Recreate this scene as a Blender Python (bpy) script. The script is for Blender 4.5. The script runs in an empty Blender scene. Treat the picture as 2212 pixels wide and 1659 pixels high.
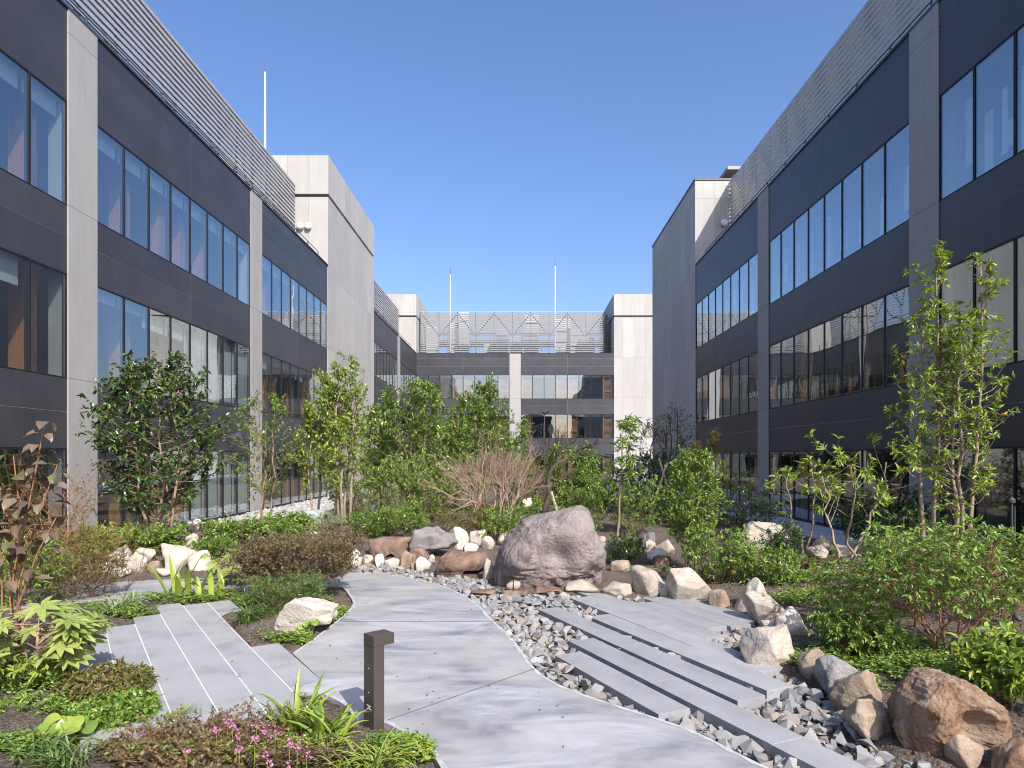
import bpy, bmesh, math, random
import numpy as np
from mathutils import Vector, Matrix, noise

random.seed(7)
RNG = np.random.default_rng(7)
SC = bpy.context.scene
COL = SC.collection
R = math.radians

# ---------------------------------------------------------------- camera model
F, CX, HY, EZ = 1443.0, 1123.0, 985.0, 2.25      # focal length / principal point (units of a 2212 px wide picture), eye height


def gp(px, py, z=0.0):
    """point of the horizontal plane z seen at picture position px, py"""
    y = F * (EZ - z) / (py - HY)
    return ((px - CX) * y / F, y)


# ---------------------------------------------------------------- object helpers
def link(o, parent=None):
    COL.objects.link(o)
    if parent is not None:
        o.parent = parent
    return o


def tag(o, label, cat, group=None, kind=None):
    o['label'] = label
    o['category'] = cat
    if group:
        o['group'] = group
    if kind:
        o['kind'] = kind
    return o


def thing(name, label, cat, loc=(0, 0, 0), rz=0.0, group=None):
    o = link(bpy.data.objects.new(name, None))
    o.empty_display_size = 0.1
    o.location = loc
    o.rotation_euler = (0, 0, rz)
    return tag(o, label, cat, group)


def struct(o, label, cat, kind='structure'):
    return tag(o, label, cat, None, kind)


def np_mesh(name, verts, faces, mats=(), mat_idx=None, smooth=False):
    """faces: (n,k) int array of equal sided polygons or list of such arrays"""
    me = bpy.data.meshes.new(name)
    verts = np.asarray(verts, dtype=np.float32).reshape(-1, 3)
    fl = faces if isinstance(faces, list) else [faces]
    fl = [np.asarray(f, dtype=np.int32) for f in fl if len(f)]
    loops = np.concatenate([f.ravel() for f in fl])
    tot = np.concatenate([np.full(len(f), f.shape[1], dtype=np.int32) for f in fl])
    start = np.concatenate([[0], np.cumsum(tot)[:-1]]).astype(np.int32)
    me.vertices.add(len(verts))
    me.vertices.foreach_set('co', verts.ravel())
    me.loops.add(len(loops))
    me.loops.foreach_set('vertex_index', loops)
    me.polygons.add(len(tot))
    me.polygons.foreach_set('loop_start', start)
    for m in mats:
        me.materials.append(m)
    if mat_idx is not None:
        me.polygons.foreach_set('material_index', np.asarray(mat_idx, dtype=np.int32))
    me.update(calc_edges=True)
    me.polygons.foreach_set('use_smooth', np.full(len(tot), bool(smooth)))
    return me


def obj(name, me, parent=None, loc=None):
    o = link(bpy.data.objects.new(name, me), parent)
    if loc is not None:
        o.location = loc
    return o


class MB:
    """collects boxes, bars, tubes, prisms; builds one mesh"""

    def __init__(s):
        s.v, s.f = [], []

    def add(s, vs, fs):
        b = len(s.v)
        s.v += [tuple(p) for p in vs]
        s.f += [tuple(i + b for i in f) for f in fs]
        return s

    def box(s, x0, x1, y0, y1, z0, z1, M=None):
        vs = [(x, y, z) for z in (z0, z1) for y in (y0, y1) for x in (x0, x1)]
        if M is not None:
            vs = [tuple(M @ Vector(p)) for p in vs]
        return s.add(vs, [(0, 2, 3, 1), (4, 5, 7, 6), (0, 1, 5, 4), (2, 6, 7, 3), (0, 4, 6, 2), (1, 3, 7, 5)])

    def tube(s, pts, rad, n=6, cap=True):
        pts = [Vector(p) for p in pts]
        if not hasattr(rad, '__len__'):
            rad = [rad] * len(pts)
        rings = []
        a = None
        for i, p in enumerate(pts):
            d = (pts[min(i + 1, len(pts) - 1)] - pts[max(i - 1, 0)])
            d = d.normalized() if d.length > 1e-9 else Vector((0, 0, 1))
            if a is None:
                a = d.orthogonal().normalized()
            else:
                a = (a - d * a.dot(d))
                a = a.normalized() if a.length > 1e-6 else d.orthogonal().normalized()
            b = d.cross(a)
            rings.append([p + (a * math.cos(2 * math.pi * k / n) + b * math.sin(2 * math.pi * k / n)) * rad[i] for k in range(n)])
        vs = [q for r_ in rings for q in r_]
        fs = []
        for i in range(len(pts) - 1):
            for k in range(n):
                k2 = (k + 1) % n
                fs.append((i * n + k, i * n + k2, (i + 1) * n + k2, (i + 1) * n + k))
        if cap:
            fs.append(tuple(range(n - 1, -1, -1)))
            fs.append(tuple((len(pts) - 1) * n + k for k in range(n)))
        return s.add(vs, fs)

    def lathe(s, prof, c=(0, 0, 0), n=20, M=None):
        vs, fs = [], []
        for r_, z in prof:
            for k in range(n):
                p = Vector((r_ * math.cos(2 * math.pi * k / n), r_ * math.sin(2 * math.pi * k / n), z))
                if M is not None:
                    p = M @ p
                vs.append(tuple(p + Vector(c)))
        for i in range(len(prof) - 1):
            for k in range(n):
                k2 = (k + 1) % n
                fs.append((i * n + k, i * n + k2, (i + 1) * n + k2, (i + 1) * n + k))
        fs.append(tuple(range(n - 1, -1, -1)))
        fs.append(tuple((len(prof) - 1) * n + k for k in range(n)))
        return s.add(vs, fs)

    def mesh(s, name, mat, bevel=0.0, smooth=False):
        me = bpy.data.meshes.new(name)
        me.from_pydata(s.v, [], s.f)
        me.update()
        if mat is not None:
            me.materials.append(mat)
        if bevel > 0:
            bm = bmesh.new()
            bm.from_mesh(me)
            bmesh.ops.bevel(bm, geom=list(bm.edges), offset=bevel, segments=2, profile=0.6, affect='EDGES', clamp_overlap=True)
            bm.to_mesh(me)
            bm.free()
        if smooth:
            for p in me.polygons:
                p.use_smooth = True
        return me

    def build(s, name, mat, parent=None, bevel=0.0, smooth=False):
        return obj(name, s.mesh(name, mat, bevel, smooth), parent)


# ---------------------------------------------------------------- materials
def nmat(name):
    m = bpy.data.materials.new(name)
    m.use_nodes = True
    nt = m.node_tree
    nt.nodes.clear()
    out = nt.nodes.new('ShaderNodeOutputMaterial')
    return m, nt, out


def N(nt, typ, **kw):
    n = nt.nodes.new(typ)
    for k, v in kw.items():
        if k in n.inputs.keys() if isinstance(k, str) else False:
            n.inputs[k].default_value = v
        else:
            setattr(n, k, v)
    return n


def setin(n, **kw):
    for k, v in kw.items():
        n.inputs[k.replace('_', ' ')].default_value = v
    return n


def c4(c):
    return (c[0], c[1], c[2], 1.0)


def ramp(nt, src, stops):
    r = nt.nodes.new('ShaderNodeValToRGB')
    while len(r.color_ramp.elements) < len(stops):
        r.color_ramp.elements.new(0.5)
    for e, (p, c) in zip(r.color_ramp.elements, stops):
        e.position = p
        e.color = c4(c)
    nt.links.new(src, r.inputs['Fac'])
    return r.outputs['Color']


def coords(nt, scale=(1, 1, 1), kind='Object', rot=(0, 0, 0)):
    t = nt.nodes.new('ShaderNodeTexCoord')
    mp = nt.nodes.new('ShaderNodeMapping')
    mp.inputs['Scale'].default_value = scale
    mp.inputs['Rotation'].default_value = rot
    nt.links.new(t.outputs[kind], mp.inputs['Vector'])
    return mp.outputs['Vector']


def noise_tex(nt, vec, scale, detail=4, rough=0.55, dist=0.0):
    n = nt.nodes.new('ShaderNodeTexNoise')
    setin(n, Scale=scale, Detail=detail, Roughness=rough, Distortion=dist)
    nt.links.new(vec, n.inputs['Vector'])
    return n.outputs['Fac']


def mixc(nt, fac, a, b, mode='MIX'):
    m = nt.nodes.new('ShaderNodeMix')
    m.data_type = 'RGBA'
    m.blend_type = mode
    for s_, v in ((0, fac), (6, a), (7, b)):
        if hasattr(v, 'links') or isinstance(v, bpy.types.NodeSocket):
            nt.links.new(v, m.inputs[s_])
        elif s_ == 0:
            m.inputs[0].default_value = v
        else:
            m.inputs[s_].default_value = c4(v)
    return m.outputs[2]


def bump(nt, height, strength, dist=0.02, normal=None):
    b = nt.nodes.new('ShaderNodeBump')
    b.inputs['Strength'].default_value = strength
    b.inputs['Distance'].default_value = dist
    nt.links.new(height, b.inputs['Height'])
    if normal is not None:
        nt.links.new(normal, b.inputs['Normal'])
    return b.outputs['Normal']


def principled(nt, out, color=None, rough=0.6, metal=0.0, spec=0.5, normal=None):
    p = nt.nodes.new('ShaderNodeBsdfPrincipled')
    if color is not None:
        if isinstance(color, bpy.types.NodeSocket):
            nt.links.new(color, p.inputs['Base Color'])
        else:
            p.inputs['Base Color'].default_value = c4(color)
    if isinstance(rough, bpy.types.NodeSocket):
        nt.links.new(rough, p.inputs['Roughness'])
    else:
        p.inputs['Roughness'].default_value = rough
    p.inputs['Metallic'].default_value = metal
    p.inputs['Specular IOR Level'].default_value = spec
    if normal is not None:
        nt.links.new(normal, p.inputs['Normal'])
    nt.links.new(p.outputs[0], out.inputs['Surface'])
    return p


def m_plain(name, col, rough=0.55, metal=0.0, var=0.12, scale=6.0, bmp=0.0, bscale=60.0, spec=0.5):
    """plain material with slight large-scale tone variation and optional fine bump"""
    m, nt, out = nmat(name)
    v = coords(nt)
    n = noise_tex(nt, v, scale, 5)
    c = ramp(nt, n, [(0.25, [x * (1 - var) for x in col]), (0.75, [min(1, x * (1 + var)) for x in col])])
    nor = bump(nt, noise_tex(nt, v, bscale, 3), bmp, 0.01) if bmp else None
    principled(nt, out, c, rough, metal, spec, nor)
    return m


def m_rock(name, base, dark, light, pit=0.6, scale=3.0, rough=0.9, patch=None, bd=0.02):
    m, nt, out = nmat(name)
    v = coords(nt)
    oi = nt.nodes.new('ShaderNodeObjectInfo')
    add = nt.nodes.new('ShaderNodeVectorMath')
    add.operation = 'ADD'
    nt.links.new(v, add.inputs[0])
    mul = nt.nodes.new('ShaderNodeMath')
    mul.operation = 'MULTIPLY'
    mul.inputs[1].default_value = 37.0
    nt.links.new(oi.outputs['Random'], mul.inputs[0])
    nt.links.new(mul.outputs[0], add.inputs[1])
    v = add.outputs[0]
    n1 = noise_tex(nt, v, scale, 7, 0.62, 0.6)
    c = ramp(nt, n1, [(0.28, dark), (0.5, base), (0.72, light)])
    n2 = noise_tex(nt, v, scale * 14, 5, 0.7)
    c = mixc(nt, 0.55, c, ramp(nt, n2, [(0.3, (0.5, 0.48, 0.46)), (0.6, (1.05, 1.05, 1.05))]), 'MULTIPLY')
    if patch:
        n3 = noise_tex(nt, v, scale * 0.9, 6, 0.65, 1.2)
        f = ramp(nt, n3, [(0.5, (0, 0, 0)), (0.62, (1, 1, 1))])
        c = mixc(nt, f, c, patch)
    # tone from stone to stone
    tr = ramp(nt, oi.outputs['Random'], [(0, (0.86, 0.86, 0.86)), (1, (1.0, 1.0, 1.0))])
    c = mixc(nt, 1.0, c, tr, 'MULTIPLY')
    nor = bump(nt, n2, pit, bd)
    vo = nt.nodes.new('ShaderNodeTexVoronoi')
    vo.inputs['Scale'].default_value = scale * 9
    nt.links.new(v, vo.inputs['Vector'])
    nor = bump(nt, vo.outputs['Distance'], pit * 0.4, bd, nor)
    principled(nt, out, c, rough, 0, 0.3, nor)
    return m


def m_leaf(name, cols, rough=0.4, trans=0.25, spec=0.5):
    """leaf material: colour picked per leaf, some light let through"""
    m, nt, out = nmat(name)
    g = nt.nodes.new('ShaderNodeNewGeometry')
    k = len(cols)
    c = ramp(nt, g.outputs['Random Per Island'], [(i / max(1, k - 1), cc) for i, cc in enumerate(cols)])
    p = principled(nt, out, c, rough, 0, spec)
    t = nt.nodes.new('ShaderNodeBsdfTranslucent')
    br = mixc(nt, 1.0, c, (1.0, 1.0, 0.55), 'MULTIPLY')
    nt.links.new(br, t.inputs['Color'])
    mx = nt.nodes.new('ShaderNodeMixShader')
    mx.inputs[0].default_value = trans
    nt.links.new(p.outputs[0], mx.inputs[1])
    nt.links.new(t.outputs[0], mx.inputs[2])
    nt.links.new(mx.outputs[0], out.inputs['Surface'])
    return m


def m_bark(name, a, b, scale=18):
    m, nt, out = nmat(name)
    v = coords(nt, (1, 1, 0.35))
    n1 = noise_tex(nt, v, scale, 6, 0.65)
    c = ramp(nt, n1, [(0.3, a), (0.7, b)])
    principled(nt, out, c, 0.85, 0, 0.3, bump(nt, n1, 0.5, 0.01))
    return m


def m_glass(name, tint=(0.9, 0.94, 0.94), f0=0.19, wave=0.045):
    """coated glazing: mirror share f0 head-on rising to 1 at grazing angles, the rest seen through"""
    m, nt, out = nmat(name)
    lw = nt.nodes.new('ShaderNodeLayerWeight')
    lw.inputs['Blend'].default_value = 0.5
    pw = nt.nodes.new('ShaderNodeMath')
    pw.operation = 'POWER'
    pw.inputs[1].default_value = 4.2
    nt.links.new(lw.outputs['Facing'], pw.inputs[0])
    ma = nt.nodes.new('ShaderNodeMath')
    ma.operation = 'MULTIPLY_ADD'
    ma.inputs[1].default_value = 1 - f0
    ma.inputs[2].default_value = f0
    nt.links.new(pw.outputs[0], ma.inputs[0])
    v = coords(nt, kind='Object')
    oi = nt.nodes.new('ShaderNodeObjectInfo')
    ad = nt.nodes.new('ShaderNodeVectorMath')
    nt.links.new(v, ad.inputs[0])
    nt.links.new(oi.outputs['Location'], ad.inputs[1])
    nb = bump(nt, noise_tex(nt, ad.outputs[0], 0.7, 1), wave, 0.1)
    tr = nt.nodes.new('ShaderNodeBsdfTransparent')
    tr.inputs['Color'].default_value = c4(tint)
    gl = nt.nodes.new('ShaderNodeBsdfGlossy')
    gl.inputs['Roughness'].default_value = 0.0
    gl.inputs['Color'].default_value = (0.93, 0.97, 1.0, 1)
    nt.links.new(nb, gl.inputs['Normal'])
    mx = nt.nodes.new('ShaderNodeMixShader')
    nt.links.new(ma.outputs[0], mx.inputs[0])
    nt.links.new(tr.outputs[0], mx.inputs[1])
    nt.links.new(gl.outputs[0], mx.inputs[2])
    nt.links.new(mx.outputs[0], out.inputs['Surface'])
    return m


def m_concrete(name, col, pw=1.2, ph=4.1, line=0.8, var=0.10):
    """cast panels: vertical grain, joints every pw along the wall and ph in height"""
    m, nt, out = nmat(name)
    t = nt.nodes.new('ShaderNodeTexCoord')
    sx = nt.nodes.new('ShaderNodeSeparateXYZ')
    nt.links.new(t.outputs['Object'], sx.inputs[0])
    ad = nt.nodes.new('ShaderNodeMath')
    nt.links.new(sx.outputs[0], ad.inputs[0])
    nt.links.new(sx.outputs[1], ad.inputs[1])
    cb = nt.nodes.new('ShaderNodeCombineXYZ')
    nt.links.new(ad.outputs[0], cb.inputs[0])
    nt.links.new(sx.outputs[2], cb.inputs[1])
    br = nt.nodes.new('ShaderNodeTexBrick')
    br.offset = 0.0
    br.inputs['Scale'].default_value = 1.0
    br.inputs['Brick Width'].default_value = pw
    br.inputs['Row Height'].default_value = ph
    br.inputs['Mortar Size'].default_value = 0.012
    br.inputs['Mortar Smooth'].default_value = 0.2
    br.inputs['Color1'].default_value = c4([x * (1 - var) for x in col])
    br.inputs['Color2'].default_value = c4([min(1, x * (1 + var * 0.5)) for x in col])
    br.inputs['Mortar'].default_value = c4([x * line for x in col])
    nt.links.new(cb.outputs[0], br.inputs['Vector'])
    v = coords(nt, (1, 1, 0.12))
    n1 = noise_tex(nt, v, 5, 6, 0.6)
    c = mixc(nt, 1.0, br.outputs['Color'], ramp(nt, n1, [(0.25, (0.86, 0.86, 0.86)), (0.75, (1.0, 1.0, 1.0))]), 'MULTIPLY')
    n2 = noise_tex(nt, coords(nt), 0.7, 5, 0.6)
    c = mixc(nt, 1.0, c, ramp(nt, n2, [(0.3, (0.92, 0.91, 0.9)), (0.7, (1.0, 1.0, 1.0))]), 'MULTIPLY')
    principled(nt, out, c, 0.75, 0, 0.35, bump(nt, noise_tex(nt, coords(nt), 40, 4), 0.12, 0.01))
    return m


M = {}
# ================================================================ MATERIALS
def granite():
    m, nt, out = nmat('granite')
    v = coords(nt)
    n1 = noise_tex(nt, v, 170, 2, 0.8)
    c = ramp(nt, n1, [(0.33, (0.17, 0.17, 0.17)), (0.5, (0.36, 0.36, 0.36)), (0.68, (0.6, 0.6, 0.595))])
    n2 = noise_tex(nt, v, 2.2, 5, 0.6)
    c = mixc(nt, 1.0, c, ramp(nt, n2, [(0.3, (0.74, 0.74, 0.75)), (0.5, (0.93, 0.93, 0.93)), (0.7, (1, 1, 1))]), 'MULTIPLY')
    oi = nt.nodes.new('ShaderNodeObjectInfo')
    c = mixc(nt, 1.0, c, ramp(nt, oi.outputs['Random'], [(0, (0.82, 0.82, 0.83)), (1, (1, 1, 1))]), 'MULTIPLY')
    principled(nt, out, c, 0.75, 0, 0.35, bump(nt, n1, 0.25, 0.004))
    return m


def path_concrete():
    """trowelled concrete: bluish grey with streaks of white efflorescence running across the path"""
    m, nt, out = nmat('path_concrete')
    v = coords(nt, (0.5, 1.0, 1.0))
    n1 = noise_tex(nt, v, 1.5, 10, 0.66, 0.8)
    c = ramp(nt, n1, [(0.3, (0.12, 0.127, 0.146)), (0.42, (0.235, 0.24, 0.258)), (0.54, (0.365, 0.367, 0.374)), (0.68, (0.51, 0.51, 0.518))])
    n2 = noise_tex(nt, coords(nt, (0.2, 1, 1)), 8.0, 7, 0.7, 0.3)
    c = mixc(nt, 0.8, c, ramp(nt, n2, [(0.3, (0.8, 0.8, 0.8)), (0.65, (1.08, 1.08, 1.08))]), 'MULTIPLY')
    n4 = noise_tex(nt, coords(nt), 0.9, 4, 0.6)
    c = mixc(nt, ramp(nt, n4, [(0.4, (0, 0, 0)), (0.58, (0.6, 0.6, 0.6))]), c, (0.4, 0.375, 0.345))
    n3 = noise_tex(nt, coords(nt), 120, 3, 0.7)
    c = mixc(nt, 0.3, c, ramp(nt, n3, [(0.3, (0.75, 0.75, 0.75)), (0.6, (1, 1, 1))]), 'MULTIPLY')
    nor = bump(nt, n3, 0.12, 0.004)
    nor = bump(nt, n2, 0.12, 0.01, nor)
    principled(nt, out, c, 0.62, 0, 0.4, nor)
    return m


def soil():
    m, nt, out = nmat('soil')
    v = coords(nt)
    n1 = noise_tex(nt, v, 26, 8, 0.75)
    c = ramp(nt, n1, [(0.3, (0.06, 0.047, 0.037)), (0.5, (0.2, 0.16, 0.125)), (0.72, (0.4, 0.335, 0.275))])
    n2 = noise_tex(nt, v, 2.0, 5, 0.6)
    c = mixc(nt, 1.0, c, ramp(nt, n2, [(0.3, (0.62, 0.6, 0.58)), (0.7, (1, 1, 1))]), 'MULTIPLY')
    vo = nt.nodes.new('ShaderNodeTexVoronoi')
    vo.inputs['Scale'].default_value = 34
    nt.links.new(v, vo.inputs['Vector'])
    nor = bump(nt, n1, 1.0, 0.04)
    nor = bump(nt, vo.outputs['Distance'], 0.6, 0.03, nor)
    principled(nt, out, c, 0.95, 0, 0.2, nor)
    return m


def gravel_mat(name, cols, spread=0.25):
    m, nt, out = nmat(name)
    g = nt.nodes.new('ShaderNodeNewGeometry')
    oi = nt.nodes.new('ShaderNodeObjectInfo')
    a = nt.nodes.new('ShaderNodeMath')
    nt.links.new(g.outputs['Random Per Island'], a.inputs[0])
    nt.links.new(oi.outputs['Random'], a.inputs[1])
    fr = nt.nodes.new('ShaderNodeMath')
    fr.operation = 'FRACT'
    nt.links.new(a.outputs[0], fr.inputs[0])
    c = ramp(nt, fr.outputs[0], [(i / (len(cols) - 1), cc) for i, cc in enumerate(cols)])
    v = coords(nt)
    n1 = noise_tex(nt, v, 26, 7, 0.7, 0.5)
    c = mixc(nt, 1.0, c, ramp(nt, n1, [(0.3, (0.62, 0.62, 0.62)), (0.65, (1.15, 1.15, 1.15))]), 'MULTIPLY')
    principled(nt, out, c, 0.8, 0, 0.35, bump(nt, n1, 0.5, 0.01))
    return m


M['granite'] = granite()
M['path'] = path_concrete()
M['soil'] = soil()
M['gravel'] = gravel_mat('gravel_grey', [(0.2, 0.198, 0.198), (0.28, 0.275, 0.27), (0.35, 0.34, 0.328), (0.23, 0.228, 0.228), (0.31, 0.302, 0.292), (0.33, 0.27, 0.215), (0.21, 0.208, 0.208), (0.4, 0.39, 0.372), (0.26, 0.24, 0.222)])
M['pebble'] = gravel_mat('pebble_pale', [(0.36, 0.35, 0.33), (0.46, 0.45, 0.43), (0.3, 0.29, 0.28), (0.54, 0.52, 0.5)])
M['joint'] = m_plain('mortar_joint', (0.66, 0.66, 0.65), 0.8)
M['joint_dark'] = m_plain('control_joint', (0.2, 0.2, 0.2), 0.9)
M['edge'] = m_plain('trowelled_edge', (0.44, 0.445, 0.455), 0.7, var=0.3, scale=9)
M['walk'] = m_plain('pale_paving', (0.52, 0.53, 0.55), 0.7, var=0.08, scale=2)

# ================================================================ OUTLINES
def smooth_run(pts, n=5):
    pts = [np.array(p, float) for p in pts]
    out = []
    for i in range(len(pts) - 1):
        p0 = pts[max(i - 1, 0)]
        p1, p2 = pts[i], pts[i + 1]
        p3 = pts[min(i + 2, len(pts) - 1)]
        for k in range(n):
            t = k / n
            out.append(0.5 * ((2 * p1) + (-p0 + p2) * t + (2 * p0 - 5 * p1 + 4 * p2 - p3) * t * t + (-p0 + 3 * p1 - 3 * p2 + p3) * t ** 3))
    out.append(pts[-1])
    return [tuple(p) for p in out]


def W(lst):
    return [gp(*p) for p in lst]


run_r = smooth_run(W([(1900, 1900), (1760, 1705), (1660, 1659), (1590, 1625), (1500, 1580), (1400, 1545), (1290, 1510), (1200, 1475), (1155, 1443), (1130, 1410), (1100, 1372), (1065, 1340), (1030, 1304), (985, 1277), (930, 1258), (850, 1243), (740, 1238), (600, 1243), (420, 1250), (280, 1256), (150, 1264), (0, 1276), (-250, 1297)]))
run_l = smooth_run(W([(-250, 1350), (0, 1318), (150, 1302), (300, 1290), (450, 1284), (600, 1278), (690, 1268), (735, 1268), (753, 1285), (762, 1305), (740, 1330), (690, 1370), (632, 1411)]))
run_c = W([(691, 1466), (625, 1490)])
run_b = smooth_run(W([(700, 1500), (741, 1521), (773, 1553), (831, 1562), (885, 1592), (920, 1616), (950, 1655), (1000, 1760), (1080, 1900)]))
PATH = run_r + run_l + run_c + run_b

UL = np.array((0.5616, -0.8274)); NL = np.array((0.8274, 0.5616))      # terrace strips: along, across
STRIPS = [(0.08, 0.42, -9.94, -6.0), (0.42, 0.755, -10.29, -5.75), (0.755, 1.10, -10.73, -5.6), (1.10, 1.447, -11.37, -5.5),
          (1.447, 1.785, -11.17, -5.95), (1.785, 2.12, -11.18, -10.35), (1.785, 2.12, -8.28, -6.62)]
UR = np.array((0.425, -0.905)); NR = np.array((0.905, 0.425))          # plank field: along, across
PLANKS = [  # d0, d1, [cuts along], description
    (3.565, 3.905, [-6.66, -4.75], ['short granite plank nearest the curved path, alone in the gravel']),
    (3.99, 4.335, [-7.09, -5.45, -3.88, -2.5], ['second granite plank from the curved path, far piece', 'second granite plank from the curved path, middle piece', 'second granite plank from the curved path, piece cut off by the bottom edge']),
    (4.415, 4.755, [-8.77, -6.7, -4.70], ['third granite plank from the curved path, far piece with a gap either side', 'third granite plank from the curved path, near piece']),
    (4.865, 5.21, [-8.09, -6.3, -4.79], ['granite plank on the open edge of the plank field, far piece', 'granite plank on the open edge of the plank field, near end piece']),
    (5.214, 5.56, [-9.23, -7.2, -5.24], ['second row granite plank of the plank field, far piece pointing at the boulder', 'second row granite plank of the plank field, near piece']),
    (5.564, 5.91, [-9.70, -8.1, -6.52], ['granite plank reaching farthest back towards the purple boulder', 'middle granite plank stepping back beside the gravel pocket']),
    (5.914, 6.26, [-8.48, -6.86], ['granite plank fourth in the joined rows, ending at the gravel pocket']),
    (6.264, 6.61, [-8.71, -6.79], ['granite plank next to last in the joined rows, near the cream rocks']),
    (6.614, 6.96, [-8.79, -6.99], ['outermost granite plank along the cream border rocks']),
]


def strip_poly(U, Nn, d0, d1, t0, t1):
    return [tuple(Nn * d + U * t) for d, t in ((d0, t0), (d1, t0), (d1, t1), (d0, t1))]


GRAVEL = smooth_run(W([(745, 1240), (760, 1226), (830, 1216), (900, 1226), (940, 1238), (1040, 1247), (1075, 1266), (1150, 1277), (1222, 1278), (1300, 1286), (1380, 1286), (1450, 1290), (1540, 1312), (1600, 1325), (1650, 1350), (1632, 1372), (1622, 1400), (1640, 1430), (1735, 1462), (1800, 1490), (1830, 1535), (1880, 1590), (1950, 1625), (2060, 1655), (2190, 1690), (2260, 1800)]), 3) + W([(1700, 1800), (1500, 1580), (1290, 1510), (1155, 1443), (1065, 1340), (930, 1258)])
WALK = [(8.15, 14.5), (9.72, 14.5), (9.72, 49), (13, 49), (13, 69.2), (9.7, 69.2), (5.0, 42), (3.2, 40), (3.2, 37.2), (4.5, 36), (6.8, 33), (8.0, 26)]
PEB = [(-10.7, 17), (-9.7, 17), (-9.0, 21), (-8.2, 24), (-8.0, 28), (-8.8, 34), (-9.2, 40), (-9.2, 69), (-10.7, 69)]

# ================================================================ TERRAIN
def seg_dist(P, poly):
    A = np.array(poly); B = np.roll(A, -1, axis=0)
    best = np.full(len(P), 1e9)
    for a, b in zip(A, B):
        ab = b - a
        t = np.clip(((P - a) @ ab) / max(ab @ ab, 1e-12), 0, 1)
        d = np.hypot(P[:, 0] - a[0] - t * ab[0], P[:, 1] - a[1] - t * ab[1])
        best = np.minimum(best, d)
    return best


def inside(P, poly):
    P = np.asarray(P, float).reshape(-1, 2)
    A = np.array(poly); B = np.roll(A, -1, axis=0)
    c = np.zeros(len(P), bool)
    for a, b in zip(A, B):
        if a[1] == b[1]:
            continue
        cond = ((a[1] > P[:, 1]) != (b[1] > P[:, 1])) & (P[:, 0] < (b[0] - a[0]) * (P[:, 1] - a[1]) / (b[1] - a[1]) + a[0])
        c ^= cond
    return c


HARD = [PATH, WALK, PEB] + [strip_poly(UL, NL, a, b, t0, t1) for a, b, t0, t1 in STRIPS]
SOFT = [GRAVEL]
MOUNDS = [(-8.0, 16.0, 1.7, 2.6, 0.5), (-5.2, 17.5, 2.2, 2.2, 0.25), (-1.5, 20.5, 4.2, 4.0, 0.42), (4.5, 21, 3.0, 4.0, 0.22), (6.8, 11.8, 2.2, 2.6, 0.28), (-3, 30, 5, 6, 0.25),
          (4.9, 7.3, 1.0, 1.4, 0.12), (-3.6, 4.6, 1.2, 0.8, 0.06), (-1.3, 5.3, 0.5, 0.5, 0.03), (-2.9, 9.2, 0.7, 0.8, 0.07), (-7.2, 9.6, 1.0, 1.2, 0.05)]
gx = np.unique(np.round(np.concatenate([[-400, -150, -60, -30, -16], np.arange(-11.2, 10.4, 0.1), [16, 30, 60, 150, 400]]), 3))
gy = np.unique(np.round(np.concatenate([[-150, -60, -20, -5, 0, 2], np.arange(3.4, 24, 0.1), np.arange(24, 71, 0.4), [90, 150, 300, 700]]), 3))


def sstep(x):
    x = np.clip(x, 0, 1)
    return x * x * (3 - 2 * x)


XX, YY = np.meshgrid(gx, gy, indexing='ij')
PP = np.stack([XX.ravel(), YY.ravel()], 1)
dmin = np.full(len(PP), 1e9)
hardmask = np.zeros(len(PP), bool)
gravmask = inside(PP, GRAVEL)
for poly in HARD + SOFT:
    i_ = inside(PP, poly)
    d_ = seg_dist(PP, poly)
    d_[i_] = 0
    dmin = np.minimum(dmin, d_)
    if poly is not GRAVEL:
        hardmask |= i_
mz = np.zeros(len(PP))
for mx, my, sx, sy, h in MOUNDS:
    mz += h * np.exp(-((PP[:, 0] - mx) / sx) ** 2 - ((PP[:, 1] - my) / sy) ** 2)
lump = np.array([noise.fractal(Vector((p[0] * 1.6, p[1] * 1.6, 3.3)), 0.8, 2.1, 4) for p in PP]) * 0.022
fine_area = (PP[:, 0] > -11) & (PP[:, 0] < 10) & (PP[:, 1] > 3.3) & (PP[:, 1] < 60)
Z = -0.012 + 0.035 * sstep(dmin / 0.35) + mz * sstep(dmin / 0.9) + lump * sstep(dmin / 0.3) * fine_area
Z = np.where(gravmask, -0.10, Z)
Z = np.where(hardmask, -0.075, Z)
HZ = Z.reshape(XX.shape)


def H(x, y):
    i = min(max(np.searchsorted(gx, x) - 1, 0), len(gx) - 2)
    j = min(max(np.searchsorted(gy, y) - 1, 0), len(gy) - 2)
    u = (x - gx[i]) / (gx[i + 1] - gx[i]); v = (y - gy[j]) / (gy[j + 1] - gy[j])
    return float((HZ[i, j] * (1 - u) + HZ[i + 1, j] * u) * (1 - v) + (HZ[i, j + 1] * (1 - u) + HZ[i + 1, j + 1] * u) * v)


def gpt(px, py):
    """ground point (terrain) seen at a picture position"""
    z = 0.0
    for _ in range(14):
        x, y = gp(px, py, z)
        z = 0.5 * z + 0.5 * H(x, y)
    return x, y, z


ni, nj = HZ.shape
idx = np.arange(ni * nj).reshape(ni, nj)
q = np.stack([idx[:-1, :-1].ravel(), idx[1:, :-1].ravel(), idx[1:, 1:].ravel(), idx[:-1, 1:].ravel()], 1)
g = obj('ground', np_mesh('ground', np.stack([PP[:, 0], PP[:, 1], Z], 1), q, [M['soil']], smooth=True))
struct(g, 'bare brown garden soil of the courtyard beds', 'ground')


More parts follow.
